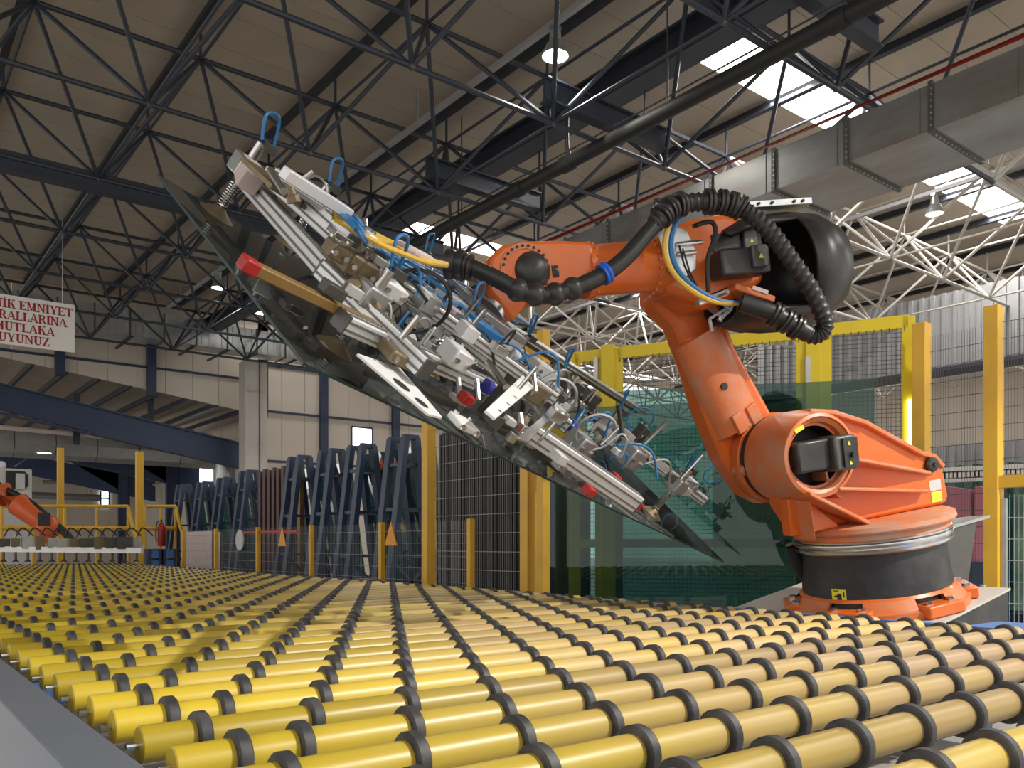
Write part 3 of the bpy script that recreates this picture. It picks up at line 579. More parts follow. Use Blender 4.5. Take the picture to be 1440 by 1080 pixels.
# ================================================================ gate of yellow framed mesh panels, green glass stack in front
G0, G1 = V((8.56, 8.8, 0)), V((10.2, 6.5, 0)); GD = (G1 - G0).normalized(); GN = V((GD.y, -GD.x, 0))
if GN.dot(-FW) < 0: GN = -GN
def gp_(px, py, off=0): return onpl(px, py, G0 + GN * off, GN)
gt = empty('yellow_gate', gp_(1000, 850)); gt.location.z = 0; tag(gt, 'bright yellow framed mesh gate behind the green glass', 'gate')
def gbar(p, q, w_, t, nm='frame_bar'): MB().beam(p, q, t, w_, UP if abs((q - p).normalized().z) < .7 else GD).build(nm, M['yellowg'], gt, bevel=.008)
for (x0, x1) in ((808, 845), (868, 1128), (1160, 1277)):
    tl_, tr_ = gp_(x0, 497 - (x0 - 808) * .112), gp_(x1, 497 - (x1 - 808) * .112)
    for P in (tl_, tr_): gbar(V((P.x, P.y, .15)), V((P.x, P.y, P.z)), .16, .08)
    gbar(tl_ + V((0, 0, -.07)), tr_ + V((0, 0, -.07)), .17, .08)
    a = V((tl_.x, tl_.y, .25)); b = V((tr_.x, tr_.y, .25)); gbar(a, b, .16, .08); gbar(a + V((0, 0, 1.25)), b + V((0, 0, 1.25)), .12, .07)
    mesh_panel('wire_mesh', tl_ + GN * .03, tr_ + GN * .03, .3, min(tl_.z, tr_.z) - .15, .058, .058, .0035, gt, 'wire')
    n = int((tr_ - tl_).length / .09); q = MB()
    for k in range(n): c = tl_ + (tr_ - tl_) * ((k + .5) / n) + V((0, 0, -.17)) + GN * .045; q.box(c, (.008, .008, .06))
    tag(q.build('mesh_clips', M['wire'], gt), kind='stuff')
for px in (856, 1143):
    P = gp_(px, 470, -.02); zt_ = gp_(px, 486 if px < 900 else 462).z; MB().box((P.x, P.y, zt_ / 2), (.2, .2, zt_), (GD, GN, UP)).build('post', M['yellowg'], gt, bevel=.01)
for px in (838, 1136): 
    P = gp_(px, 520, .08); MB().box(P, (.06, .05, .35), (GD, GN, UP)).build('latch', M['zinc'], gt)
# green glass
gs = empty('green_glass_stack', gp_(1000, 850, .5)); gs.location.z = 0; tag(gs, 'large upright green glass stack leaning before the yellow gate', 'glass stack')
for k, (off, xl, xr, dt) in enumerate(((.75, 772, 1128, 18), (.62, 866, 1230, 0))):
    tl_, tr_ = gp_(xl, 551 - (xl - 870) * .067 + dt, off), gp_(xr, 551 - (xr - 870) * .067 + dt, off); zz = min(tl_.z, tr_.z)
    MB().prism([(tl_.x, tl_.y, .62), (tr_.x, tr_.y, .62), (tr_.x, tr_.y, zz), (tl_.x, tl_.y, zz)], -GN * .02).build('glass_sheet', M['green'], gs, smooth=False)
P, Q = gp_(765, 850, .75), gp_(1200, 850, .75); MB().beam(V((P.x, P.y, .56)), V((Q.x, Q.y, .56)), .35, .10).build('support_beam', M['yellow'], gs)
for px in (800, 930, 1064, 1180): P = gp_(px, 850, .75); MB().box((P.x, P.y, .26), (.14, .2, .5), (GD, GN, UP)).build('support_leg', M['darkmetal'], gs)
# side fence right of the robot
XR_ = 10.65
f3 = empty('side_fence', (XR_, 4.8, 0)); tag(f3, 'tall yellow post fence with dark wire mesh right of the robot', 'fence')
for px, pt in ((1296, 455), (1397, 431)):
    P = onX(px, pt, XR_); MB().box((XR_, P.y, P.z / 2), (.17, .17, P.z)).build('post', M['yellow'], f3, bevel=.01); MB().box((XR_, P.y, .01), (.34, .34, .02)).build('foot_plate', M['yellow'], f3)
ya, yb = onX(1296, 500, XR_).y, onX(1397, 500, XR_).y; yc = onX(1560, 500, XR_).y
mesh_panel('wire_mesh', (XR_ + .05, yb, 0), (XR_ + .05, ya, 0), .3, 4.1, .032, .2, .0025, f3, 'wire', .004)
mesh_panel('wire_mesh', (XR_ + .05, yc, 0), (XR_ + .05, yb, 0), 2.3, 4.1, .032, .2, .0025, f3, 'wire', .004)
zq = onX(1420, 677, XR_).z; MB().box((XR_, (yb + yc) / 2, zq), (.14, abs(yb - yc), .14)).build('cross_bar', M['yellow'], f3)
MB().box((XR_, yb - .12, zq / 2 - .1), (.06, .05, zq - .2)).build('door_stile', M['zinc'], f3); mesh_panel('wire_mesh', (XR_ + .02, yc, 0), (XR_ + .02, yb - .15, 0), .3, zq - .15, .05, .25, .0025, f3, 'wirel', .004)
tb = empty('strip_light', gp_(1285, 740, .1)); tag(tb, 'upright fluorescent strip light between the gate and the fence post', 'strip light')
P, Q = gp_(1281, 668, .06), gp_(1281, 562, .06); P.z = 2.2; MB().cyl(P, Q, .045, seg=12).build('tube', M['tubel'], tb); MB().beam(P + GD * .02 - GN * .06, Q + GD * .02 - GN * .06, .09, .05).build('holder', M['yellowg'], tb)
# mauve and teal sheets behind the side fence
for px, wd, lb in ((1346, .26, 'mauve wrapped sheet pack behind the side fence, wider one'), (1386, .18, 'mauve wrapped sheet pack behind the side fence, narrower one')):
    P = onX(px, 700, 14.0); o = empty('sheet_pack', (14, P.y, 0)); tag(o, lb, 'sheet pack', 'mauve sheet packs'); zt_ = onX(px, 682, 14).z; zb_ = onX(px, 790, 14).z
    MB().prism([(14, P.y - wd, zb_), (14, P.y + wd, zb_), (14, P.y + wd * .9, zt_), (14, P.y - wd * .7, zt_ - .08)], (.3, 0, 0)).build('pack', M['mauve'], o); MB().span((13.9, P.y - wd, 0), (14.4, P.y + wd, zb_)).build('stand', M['rack'], o)
o = empty('teal_glass_pack', (15, 5, 0)); tag(o, 'row of dark teal glass edges standing behind the mauve packs', 'glass stack')
for k in range(16): MB().box((15.4, 3.2 + .28 * k, 1.6), (.5, .10, 2.5)).build('glass_edge', M['teal'], o)
MB().box((15.4, 5.3, .2), (.8, 5, .3)).build('base_rack', M['rack'], o)
o = empty('slotted_beam', (14.6, 5, 2.7)); tag(o, 'white slotted beam crossing above the teal glass edges', 'beam')
P, Q = onX(1318, 662, 14.5), onX(1470, 655, 14.5); MB().beam(P, Q, .05, .09).build('upper_flange', M['white'], o); MB().beam(P - V((0, 0, .17)), Q - V((0, 0, .17)), .05, .07).build('lower_flange', M['white'], o)
for k in range(24): c = P + (Q - P) * ((k + .5) / 24) - V((0, 0, .085)); MB().box(c, (.05, .09, .12)).build('web', M['white'], o)
for z in (0,):
    for c in (P, Q): MB().box((c.x + .1, c.y, c.z / 2), (.12, .12, c.z)).build('leg', M['rack'], o)
# storage stands far behind the side fence
for k in range(5):
    yv = 5.5 + 2.2 * k; o = empty('storage_stand', (30, yv, 0)); tag(o, 'distant navy storage stand behind the side fence, %s of the row' % ('nearest', 'second nearest', 'middle one', 'second farthest', 'farthest')[k], 'stand', 'distant storage stands')
    for (dx, dy) in ((0, 0), (0, 1.5), (1, 0), (1, 1.5)): MB().box((30 + dx, yv + dy, 1.7), (.14, .14, 3.4)).build('upright', M['rack'], o)
    for z in (1.0, 2.2, 3.35): MB().box((30.5, yv + .75, z), (1.1, 1.7, .08)).build('shelf', M['rack'], o)
# ================================================================ plinth and robot (robot leans with the wedge plinth towards the conveyor)
TX = .186; RO = V((7.0, 3.84, 1.025))
a0 = (RT * -.955 + FW * -.297).normalized(); n0 = UP.cross(a0)
TM = Matrix(((math.cos(TX), 0, -math.sin(TX)), (0, 1, 0), (math.sin(TX), 0, math.cos(TX))))
RA, RN, RZ = TM @ a0, TM @ n0, TM @ UP
RROT = Matrix((RA, RN, RZ)).transposed()
def rl(x, y, n):
    P = onpl(x, y, RO + RN * n, RN) - RO; return V((P.dot(RA), n, P.dot(RZ)))
zf, zk = .974 - .75 * math.tan(TX), .974 + .78 * math.tan(TX)
pl = empty('robot_plinth', (7.0, 3.9, 0)); tag(pl, 'dark wedge shaped plinth with grey dusty top under the large robot', 'plinth')
MB().prism([(6.25, 3.10, 0), (6.25, 3.10, zf - .02), (7.78, 3.10, zk - .02), (7.78, 3.10, 0)], (0, 1.9, 0)).build('body', M['black'], pl)
MB().prism([(6.235, 3.085, zf - .02), (6.235, 3.085, zf), (7.795, 3.085, zk), (7.795, 3.085, zk - .02)], (0, 1.93, 0)).build('top_plate', M['concrete'], pl)
tk = empty('blue_tank', onX(1384, 890, 7.9)); tag(tk, 'small blue tank standing beside the robot plinth', 'tank'); P = onX(1381, 880, 8.0)
MB().lathe([(.001, 0), (.15, 0), (.16, .03), (.16, 1.02), (.13, 1.08), (.001, 1.10)], (8.0, P.y, 0), seg=20).build('vessel', M['tank'], tk); MB().cyl((8.0, P.y, 1.09), (8.0, P.y, 1.13), .03, seg=10).build('valve', M['steel'], tk)
rb = empty('industrial_robot', RO, RROT); tag(rb, 'large orange articulated robot arm on a black drum base', 'robot')
def rpart(b, name, m, bevel=0, parent=None, ang=.6): return b.build(name, M[m], parent or rb, world=bool(parent) and False, bevel=bevel, ang=ang)
# base foot: ring with windows, clamp blocks, bolts
b = MB(); b.lathe([(.60, -.05), (.715, -.05), (.715, .015), (.67, .03), (.60, .03)], seg=56)
for k in range(6):
    t0 = k * PI / 3 + .25; rpart(MB().lathe([(.69, .02), (.628, .105), (.60, .105), (.655, .02)], seg=8, a0=t0, a1=t0 + .62), 'foot_web', 'orange_dusty')
rpart(MB().lathe([(.63, .10), (.61, .125), (.59, .125), (.60, .10)], seg=56), 'foot_collar', 'orange')
foot = rpart(b, 'base_foot', 'orange_dusty')
for k in range(6):
    t = k * PI / 3 + .55; c, s = math.cos(t), math.sin(t); ax = (V((-s, c, 0)), V((c, s, 0)), V((0, 0, 1)))
    rpart(MB().box((c * .675, s * .675, .005), (.36, .17, .10), ax), 'clamp_block', 'orange', .015)
    for e in (-.11, .11): rpart(MB().cyl(V((c * .68 - s * e, s * .68 + c * e, .055)), V((c * .68 - s * e, s * .68 + c * e, .08)), .032, seg=6), 'bolt', 'steel')
rpart(MB().lathe([(.60, .02), (.60, .17), (.585, .30), (.572, .53), (.3, .53)], seg=64), 'drum', 'black')
rpart(MB().lathe([(.57, .485), (.622, .490), (.634, .502), (.634, .520), (.615, .528), (.622, .540), (.642, .545), (.645, .560), (.642, .575), (.620, .580), (.636, .588), (.636, .600), (.62, .607), (.58, .608)], seg=64), 'steel_ring', 'steel')
b = MB(); b.lathe([(.3, .605), (.622, .605), (.622, .655), (.66, .66), (.668, .675), (.66, .71), (.64, .718), (.001, .72)], seg=64); rpart(b, 'turntable', 'turntable')
def sticker(px, py, w_, h_, r, z, ang, m='label_y'):
    c, s = math.cos(ang), math.sin(ang); ax = (V((-s, c, 0)), V((c, s, 0)), V((0, 0, 1)))
    o = rpart(MB().box((c * r, s * r, z), (w_, .004, h_), ax), 'sticker', m); o['label'] = 'yellow warning sticker'
    q = MB(); q.box(V((c * (r + .003), s * (r + .003), z)) + ax[0] * (w_ * .34), (w_ * .08, .003, h_ * .5), ax)
    q.box(V((c * (r + .003), s * (r + .003), z + h_ * .32)) - ax[0] * w_ * .2, (w_ * .35, .003, h_ * .08), ax); q.box(V((c * (r + .003), s * (r + .003), z - h_ * .2)) - ax[0] * w_ * .12, (w_ * .42, .003, h_ * .16), ax)
    q.build('print', M['ink'], o, world=False)
def ang_at(px, r):   # angle on the drum facing pixel column px
    best = min(range(360), key=lambda k: abs(proj(RO + RA * (r * math.cos(math.radians(k))) + RN * (r * math.sin(math.radians(k))) + RZ * .25)[0] - px) + (1e4 if math.sin(math.radians(k - FACE)) < 0 else 0)); return math.radians(best)
def proj(P):
    v = V(P) - CAM; d = v.dot(FW); return CX + FPX * v.dot(RT) / d, CY - FPX * v.z / d, d
FACE = math.degrees(math.atan2((-FW).dot(RN), (-FW).dot(RA))) - 90
sticker(0, 0, .125, .09, .597, .17, ang_at(1179, .59)); sticker(0, 0, .10, .10, .597, .235, ang_at(1325, .59))
# carousel casting
def P2(pts, n): return [V((a, n, z)) for a, z in pts]
A2 = (.75, 1.335)
pts = [(.80, .72), (.93, .95), (.98, 1.3), (.86, 1.62), (.66, 1.70), (.42, 1.66), (.10, 1.53), (-.42, 1.21), (-.58, 1.16), (-.66, 1.06), (-.70, .78), (-.66, .72)]
rpart(MB().prism(P2(pts, -.05), (0, .22, 0)), 'carousel_side_plate', 'orange', .03)
rpart(MB().prism(P2([(.55, .72), (.75, 1.0), (.6, 1.5), (.1, 1.45), (-.5, 1.1), (-.62, .72)], -.42), (0, .38, 0)), 'carousel_body', 'orange', .04)
# rim that runs round the side plate
b = MB(); rim = [(.66, 1.70), (.42, 1.66), (.10, 1.53), (-.42, 1.21), (-.58, 1.16), (-.66, 1.06)]
for i in range(len(rim) - 1): b.beam(V((rim[i][0], .10, rim[i][1] - .02)), V((rim[i + 1][0], .10, rim[i + 1][1] - .02)), .30 - .03 * i, .04, V((0, 0, 1)))
rpart(b, 'carousel_rim', 'orange_dusty', .01)
def rib(p, q, z0n, w0, w1, th, nm='rib'):
    p, q = V((p[0], 0, p[1])), V((q[0], 0, q[1])); u = V((0, 0, th)); vs = []
    for (c, wd) in ((p, w0), (q, w1)):
        for nn in (.15, .15 + wd): vs += [V((c.x, nn, c.z)), V((c.x, nn, c.z)) - u]
    b = MB(); b.add(vs, [(0, 1, 3, 2), (4, 6, 7, 5), (0, 2, 6, 4), (1, 5, 7, 3), (0, 4, 5, 1), (2, 3, 7, 6)]); rpart(b, nm, 'orange_dusty', .012)
rib((.45, 1.28), (-.50, 1.03), 0, .30, .06, .035); rib((.62, 1.07), (-.42, .89), 0, .30, .10, .035); rib((.92, 1.08), (.30, .745), 0, .34, .22, .04); rib((.90, 1.0), (.86, .73), 0, .30, .26, .05)
rpart(MB().prism(P2([(.95, .72), (.95, 1.02), (.80, 1.02), (.5, .74), (.5, .72)], .12), (0, .12, 0)), 'gusset', 'orange', .015)
rpart(MB().lathe([(.001, .0), (.065, 0), (.065, .03), (.05, .045), (.02, .05), (.02, .07), (.001, .07)], (-.53, .17, 1.08), (0, 1, 0), 20), 'pivot_cap', 'blackp')
for (a_, z_, w_, h_, m_) in ((-.56, .90, .12, .09, 'machine'), (-.565, .80, .11, .09, 'label_y')): rpart(MB().box((a_, .172, z_), (w_, .004, h_)), 'sticker', m_)
# shoulder drum with motor window
rpart(MB().lathe([(.30, -.06), (.36, -.06), (.365, .05), (.36, .20), (.345, .30), (.335, .40), (.325, .43), (.30, .44), (.295, .42), (.262, .40), (.255, .36), (.235, .36), (.235, .10), (.001, .10)], (A2[0], 0, A2[1]), (0, 1, 0), 64), 'shoulder_drum', 'orange_dusty')
rpart(MB().lathe([(.20, -.13), (.352, -.13), (.352, -.05), (.20, -.05)], (A2[0], 0, A2[1]), (0, 1, 0), 56), 'seal_ring', 'ink')
rpart(MB().lathe([(.2345, .358), (.2345, .185), (.001, .185)], (A2[0], 0, A2[1]), (0, 1, 0), 40), 'recess_lining', 'ink')
rpart(MB().lathe([(.31, .12), (.33, .12), (.33, .36), (.31, .36)], (.34, 0, 1.22), (0, 1, 0), 24, a0=-.9, a1=1.1), 'guard_rib', 'orange_dusty')
mo = rpart(MB().box((.83, .32, 1.34), (.30, .30, .24)), 'motor', 'blackp', .02); mp = MB()
mp.box((.59, .36, 1.33), (.20, .34, .27)); m2 = rpart(mp, 'motor_cover', 'darkmetal', .02)
MB().box((.56, .54, 1.33), (.13, .02, .22)).build('lid', M['blackp'], m2, world=False); MB().cyl((.55, .55, 1.31), (.55, .58, 1.31), .022, seg=12).build('plug', M['ink'], m2, world=False)
for z_ in (1.40, 1.25): MB().prism([(.59, .552, z_ - .015), (.56, .552, z_ - .015), (.575, .552, z_ + .018)], (0, .003, 0)).build('warning_triangle', M['label_y'], m2, world=False)
rpart(MB().box((.92, .437, 1.56), (.085, .006, .035), (V((.9, 0, -.35)).normalized(), V((0, 1, 0)), V((.35, 0, .9)).normalized())), 'sticker', 'label_y')
# upper arm
ua = [(.46, 1.13), (.60, .98), (.80, .95), (.98, 1.06), (1.17, 1.38), (1.30, 1.80), (1.38, 2.20), (1.47, 2.52), (1.66, 2.72), (1.62, 2.96), (1.35, 3.06), (1.08, 2.92), (1.02, 2.62), (.93, 2.30), (.66, 1.72), (.46, 1.46)]
rpart(MB().prism(P2(ua, -.52), (0, .26, 0)), 'upper_arm', 'orange', .05)
dv = (V((1.30, -.28, 2.48)) - V((.96, -.28, 1.62))); axd = dv.normalized()
b = MB(); sd = axd.cross(V((0, 1, 0))).normalized()
cs_ = []
for k in range(13): t = PI * k / 12; cs_.append((math.cos(t) * .225, math.sin(t) * .15))
cs_ += [(-.225, -.05), (.225, -.05)]
o1, o2 = V((.985, -.28, 1.63)), V((1.285, -.28, 2.42)); n_ = len(cs_)
vs = [o1 + sd * u + V((0, v, 0)) for u, v in cs_] + [o2 + sd * u * .92 + V((0, v, 0)) for u, v in cs_]
b.add(vs, [tuple(range(n_)), tuple(range(n_, 2 * n_))[::-1]] + [(k, (k + 1) % n_, (k + 1) % n_ + n_, k + n_) for k in range(n_)]); fr_ = rpart(b, 'upper_arm_shell', 'orange_dusty', .012)
pt = o1 + dv * .42 - sd * .04 + V((0, .147, 0)); rpart(MB().lathe([(.001, .004), (.03, .004), (.034, -.004)], pt, (0, 1, 0), 16), 'bore', 'ink')
for e in (-.06, .09):
    pt = o1 + axd * .06 + sd * e + V((0, .14, 0)); rpart(MB().box(pt, (.17, .05, .10), (axd, V((0, 1, 0)), sd)), 'stop_block', 'orange_dusty', .01)
rpart(MB().lathe([(.001, 0), (.365, 0), (.375, .02), (.375, .125), (.368, .13), (.2, .13)], (A2[0], -.26, A2[1]), (0, 1, 0), 56), 'shoulder_disc', 'orange')
rpart(MB().lathe([(.001, .04), (.05, .03), (.06, 0)], (1.06, -.12, 1.28), (0, 1, 0), 16), 'cap', 'orange_dusty')
b = MB(); b.beam((1.17, -.10, 2.50), (1.05, -.10, 2.58), .03, .03); b.beam((1.15, -.10, 2.44), (1.15, -.10, 2.54), .02, .02); b.beam((1.24, -.10, 2.42), (1.25, -.10, 2.52), .02, .02); b.beam((1.25, -.1, 2.52), (1.05, -.1, 2.60), .02, .02); rpart(b, 'hose_bracket', 'alu')
b = MB(); b.lathe([(.035, 0), (.035, .03), (.02, .03), (.02, 0)], (1.08, -.09, 2.60), (0, 1, 0), 14); rpart(b, 'bracket_ring', 'alu')
# elbow housing, forearm
rpart(MB().lathe([(.001, -.30), (.30, -.30), (.33, -.26), (.33, .0), (.29, .05), (.001, .05)], (1.33, 0, 2.92), (0, 1, 0), 48), 'elbow_drum', 'orange')
eb = [(1.72, 2.73), (1.76, 2.95), (1.72, 3.16), (1.45, 3.24), (1.15, 3.27), (.90, 3.18), (.82, 2.95), (.88, 2.72), (1.15, 2.62), (1.45, 2.62)]
rpart(MB().prism(P2(eb, -.22), (0, .36, 0)), 'elbow_housing', 'orange', .05)
FZ = 2.95
rpart(MB().lathe([(.001, 1.60), (.205, 1.60), (.215, 1.66), (.215, 1.76), (.20, 1.79), (.192, 1.85), (.188, 2.24), (.20, 2.27), (.20, 2.33), (.001, 2.36)], (0, 0, FZ), (1, 0, 0), 48), 'forearm', 'orange')
for (aa, rr, n_b) in ((1.78, .208, 22), (2.26, .198, 18)):
    for k in range(n_b):
        t = 2 * PI * k / n_b; o_ = rpart(MB().cyl((aa, rr * math.cos(t), FZ + rr * math.sin(t)), (aa + .018, rr * math.cos(t), FZ + rr * math.sin(t)), .014, seg=6), 'bolt', 'orange_dusty')
# wrist fork
wf = [(2.30, 3.12), (2.52, 3.15), (2.80, 3.165), (2.98, 3.15), (3.08, 3.08), (3.11, 2.98), (3.06, 2.88), (2.95, 2.80), (2.80, 2.76), (2.60, 2.76), (2.45, 2.78), (2.30, 2.79)]
rpart(MB().prism(P2(wf, .07), (0, .11, 0)), 'wrist_cheek', 'orange', .03); rpart(MB().prism(P2(wf, -.19), (0, .11, 0)), 'wrist_cheek', 'orange', .03)
rpart(MB().prism(P2([(2.30, 3.08), (2.55, 3.10), (2.50, 2.82), (2.30, 2.82)], -.10), (0, .20, 0)), 'wrist_body', 'orange', .03)
rpart(MB().lathe([(.001, .06), (.07, .052), (.115, .03), (.135, 0), (.14, -.03)], (2.79, .18, 2.955), (0, 1, 0), 40), 'axis_cap', 'blackp')
rpart(MB().lathe([(.15, .0), (.19, .0), (.19, .012), (.15, .012)], (2.84, .175, 2.96), (0, 1, 0), 40), 'bolt_ring', 'orange_dusty')
for k in range(16):
    t = .3 + PI * 1.2 * k / 15; rpart(MB().cyl((2.84 + .17 * math.cos(t), .18, 2.96 + .17 * math.sin(t)), (2.84 + .17 * math.cos(t), .197, 2.96 + .17 * math.sin(t)), .010, seg=6), 'bolt', 'ink')
rpart(MB().lathe([(.001, 0), (.022, 0), (.026, .006), (.026, -.01)], (2.62, .183, 2.93), (0, 1, 0), 12), 'screw_plug', 'steel')
rpart(MB().box((2.62, .181, 2.935), (.05, .006, .085)), 'slot', 'ink', .002)
rpart(MB().lathe([(.001, .002), (.075, .002), (.08, -.01)], (2.68, -.0, 3.15), (.15, .25, 1), 24), 'cable_opening', 'ink')
# rear counterweight shell: hollow black bucket with an open side towards the camera
b = MB(); pr_ = [(.36, 1.20), (.42, 1.05), (.45, .85), (.46, .62), (.44, .40), (.36, .22), (.22, .12), (.001, .09)]
seg = 48
def skip(i, k):
    t = 2 * PI * (k + .5) / seg; v = V((0, math.cos(t), math.sin(t)))
    dd_, aa_, bb_ = frame_of(V((1, 0, 0))); w_ = aa_ * math.cos(t) + bb_ * math.sin(t)
    return w_.y > (.55 if i in (1, 2) else .42 if i == 0 else 9) and abs(w_.z - .05) < .72
b.lathe(pr_, (0, .02, 2.80), (1, 0, 0), seg, skip=skip); cwt = rpart(b, 'counterweight_shell', 'blackp'); sm = cwt.modifiers.new('s', 'SOLIDIFY'); sm.thickness = .035
rpart(MB().box((.72, .10, 3.30), (.62, .22, .05)), 'top_bracket', 'zinc', .005)
for a_ in (.50, .58, .78, .9): rpart(MB().cyl((a_, .212, 3.30), (a_, .222, 3.30), .012, seg=8), 'bracket_hole', 'ink')
# axis motors at the rear of the forearm
for (aa, nn, zz, ln_) in ((1.16, .26, 2.86, .42), (1.08, .05, 3.02, .46), (1.08, -.1, 2.78, .46)):
    o_ = rpart(MB().box((aa, nn, zz), (ln_, .20, .20)), 'axis_motor', 'blackp', .02)
    MB().box((aa - .10, nn + .115, zz + .02), (.13, .04, .16)).build('motor_cover', M['darkmetal'], o_, world=False, bevel=.01)
    MB().prism([(aa - .12, nn + .137, zz), (aa - .08, nn + .137, zz), (aa - .10, nn + .137, zz + .035)], (0, .003, 0)).build('warning_triangle', M['label_y'], o_, world=False)
rpart(MB().box((1.06, .18, 2.63), (.36, .20, .05), (V((.93, 0, .36)).normalized(), V((0, 1, 0)), V((-.36, 0, .93)).normalized())), 'housing_ledge', 'orange_dusty', .01)
rpart(MB().box((1.02, .285, 2.645), (.14, .006, .03), (V((.93, 0, .36)).normalized(), V((0, 1, 0)), V((-.36, 0, .93)).normalized())), 'serial_plate', 'pink')
rpart(MB().cyl((1.55, .25, 2.60), (1.30, .27, 2.66), .03, seg=10), 'bright_fitting', 'steel')
# cable plate at the elbow
rpart(MB().prism([V((1.80, .22, 3.14)), V((1.72, .22, 3.20)), V((1.56, .22, 3.14)), V((1.50, .22, 2.98)), V((1.52, .22, 2.86)), V((1.66, .22, 2.78)), V((1.74, .22, 2.86))], (0, .012, 0)), 'cable_plate', 'zinc')
for (a_, z_) in ((1.66, 3.04), (1.66, 2.97), (1.60, 3.04)): rpart(MB().cyl((a_, .235, z_), (a_ - .14, .26, z_), .018, seg=10), 'connector', 'steel')
# dress pack: corrugated hoses, clamps, cables (all bolted to the arm)
hp = [rl(x, y, n) for x, y, n in ((1040, 425, .40), (1085, 440, .48), (1120, 460, .52), (1146, 472, .55), (1160, 455, .58), (1142, 410, .58), (1112, 365, .55), (1082, 325, .52), (1050, 298, .48), (1025, 286, .45), (985, 284, .42), (945, 292, .42), (915, 322, .44), (880, 362, .46), (845, 388, .46), (805, 406, .46), (770, 415, .46), (735, 411, .44), (700, 393, .40), (665, 377, .34), (636, 372, .28))]
sp_ = smoothpath(hp, 14)
rpart(MB().tube(sp_[:14 * 12], lambda i: .062 + (.007 if (i % 3) == 0 else -.004) if i > 36 else .066, 16), 'corrugated_hose', 'hose')
rpart(MB().tube(sp_[14 * 12 - 2:], lambda i: .060 if i < 40 else .056 + (.004 if i % 2 else 0), 16), 'protective_hose', 'hose')
def clampring(i, r=.085, w_=.05, m_='blackp', nm='hose_clamp'):
    p = sp_[i]; t = (sp_[min(i + 2, len(sp_) - 1)] - sp_[i - 2]).normalized(); return rpart(MB().lathe([(r * .72, -w_ / 2), (r, -w_ / 2), (r, -w_ / 6), (r * .88, 0), (r, w_ / 6), (r, w_ / 2), (r * .72, w_ / 2)], p, t, 24), nm, m_)
for i in (16, 22, 28): clampring(i, .092)
for i in (118, 124, 130, 136, 150, 155, 160): clampring(i, .09)
clampring(14 * 14 - 2, .078, .05, 'bluep', 'blue_clamp')
for k in range(4):
    i = int(14 * (15.0 + .75 * k)); p = sp_[i]; t = (sp_[i + 2] - sp_[i - 2]).normalized(); rpart(MB().sphere(p, .080, 20, 12, t, .92), 'hose_ball', 'blackp')
clampring(len(sp_) - 4, .10, .12); clampring(len(sp_) - 12, .085, .05)
for (off, mt, r_) in ((0, 'ycable', .020), (.035, 'blue', .020)):
    cp = [rl(x + off * 260, y, .36) for x, y in ((948, 300), (936, 330), (936, 360), (950, 388), (975, 410), (1005, 424), (1040, 427))]
    rpart(MB().tube(smoothpath(cp, 6), r_, 8), 'cable', mt)
for (x0, y0, x1, y1) in ((955, 345, 975, 400), (960, 350, 985, 412), (968, 380, 992, 420)): rpart(MB().tube([rl(x0, y0, .26), rl((x0 + x1) / 2 - 3, (y0 + y1) / 2, .33), rl(x1, y1, .36)], .008, 6), 'cable', 'ink')
rpart(MB().tube(smoothpath([rl(x, y, .30) for x, y in ((975, 318), (1000, 312), (1006, 330), (995, 365), (996, 410))], 5), .018, 8), 'cable', 'ink')
rpart(MB().tube(smoothpath([rl(x, y, -.35) for x, y in ((1112, 765), (1125, 800), (1135, 815))], 4), .05, 10), 'rear_hose', 'hose')
# valve shelf behind the robot
vs_ = empty('checker_plate_shelf', (8.4, 4.6, 0)); tag(vs_, 'dark tapered bracket with checker plate top behind the robot base', 'bracket')
P, Q = onX(1335, 740, 8.3), onX(1392, 724, 8.9)
MB().prism([P, Q, Q + V((.4, .4, 0)), P + V((.4, .9, 0))], (0, 0, -.03)).build('checker_plate', M['zinc'], vs_)
R_ = onX(1332, 850, 8.3); MB().prism([P + V((0, .02, -.03)), P + (Q - P) * .72 + V((0, .02, -.03)), P + (Q - P) * .36 + V((0, .02, -1.0)), V((P.x, P.y + .02, 0)), ], V((.3, .35, 0))).build('bracket', M['darkmetal'], vs_)
# ================================================================ vacuum gripper and held glass sheet
def wv(r, dn, fw): return (RT * r - UP * dn + FW * fw).normalized()
E1 = wv(.558, .186, .809); E2 = wv(.561, .654, -.504); GM = -(E1.cross(E2)).normalized()
if GM.z < 0: GM = -GM
E2 = (E2 - E1 * E2.dot(E1)).normalized(); GY_ = -E2
DA = 4.9; GA = at(222, 245, DA)
GROT = Matrix((E1, GY_, GM)).transposed()
if GROT.determinant() < 0: print('WARN left handed')
def gl(x, y, h):
    P = onpl(x, y, GA + GM * h, GM) - GA; return V((P.dot(E1), P.dot(GY_), h))
L1, L2 = 5.32, 2.02
gsht = empty('held_glass_sheet', GA, GROT); tag(gsht, 'clear rectangular glass sheet held tilted by the suction gripper', 'glass sheet')
MB().span((0, -L2, -.012), (L1, 0, 0)).build('pane', M['sheet'], gsht, world=False); 
eb_ = MB()
for (p, q) in (((0, 0), (L1, 0)), ((0, -L2), (L1, -L2)), ((0, 0), (0, -L2)), ((L1, 0), (L1, -L2))): eb_.beam((p[0], p[1], -.006), (q[0], q[1], -.006), .006, .013)
tag(eb_.build('ground_edge', M['edge'], gsht, world=False), kind='stuff')
fl0 = gl(690, 432, .55)
gr = empty('suction_gripper', GA + E1 * fl0.x + GY_ * fl0.y + GM * .55, GROT); tag(gr, 'aluminium suction gripper frame bolted to the robot wrist', 'gripper')
def gpart(b, name, m, bevel=0, parent=None): 
    o = b.build(name, M[m], parent or gr, world=False, bevel=bevel)
    if not parent: o.location = (-fl0.x, -fl0.y, -.55)
    return o
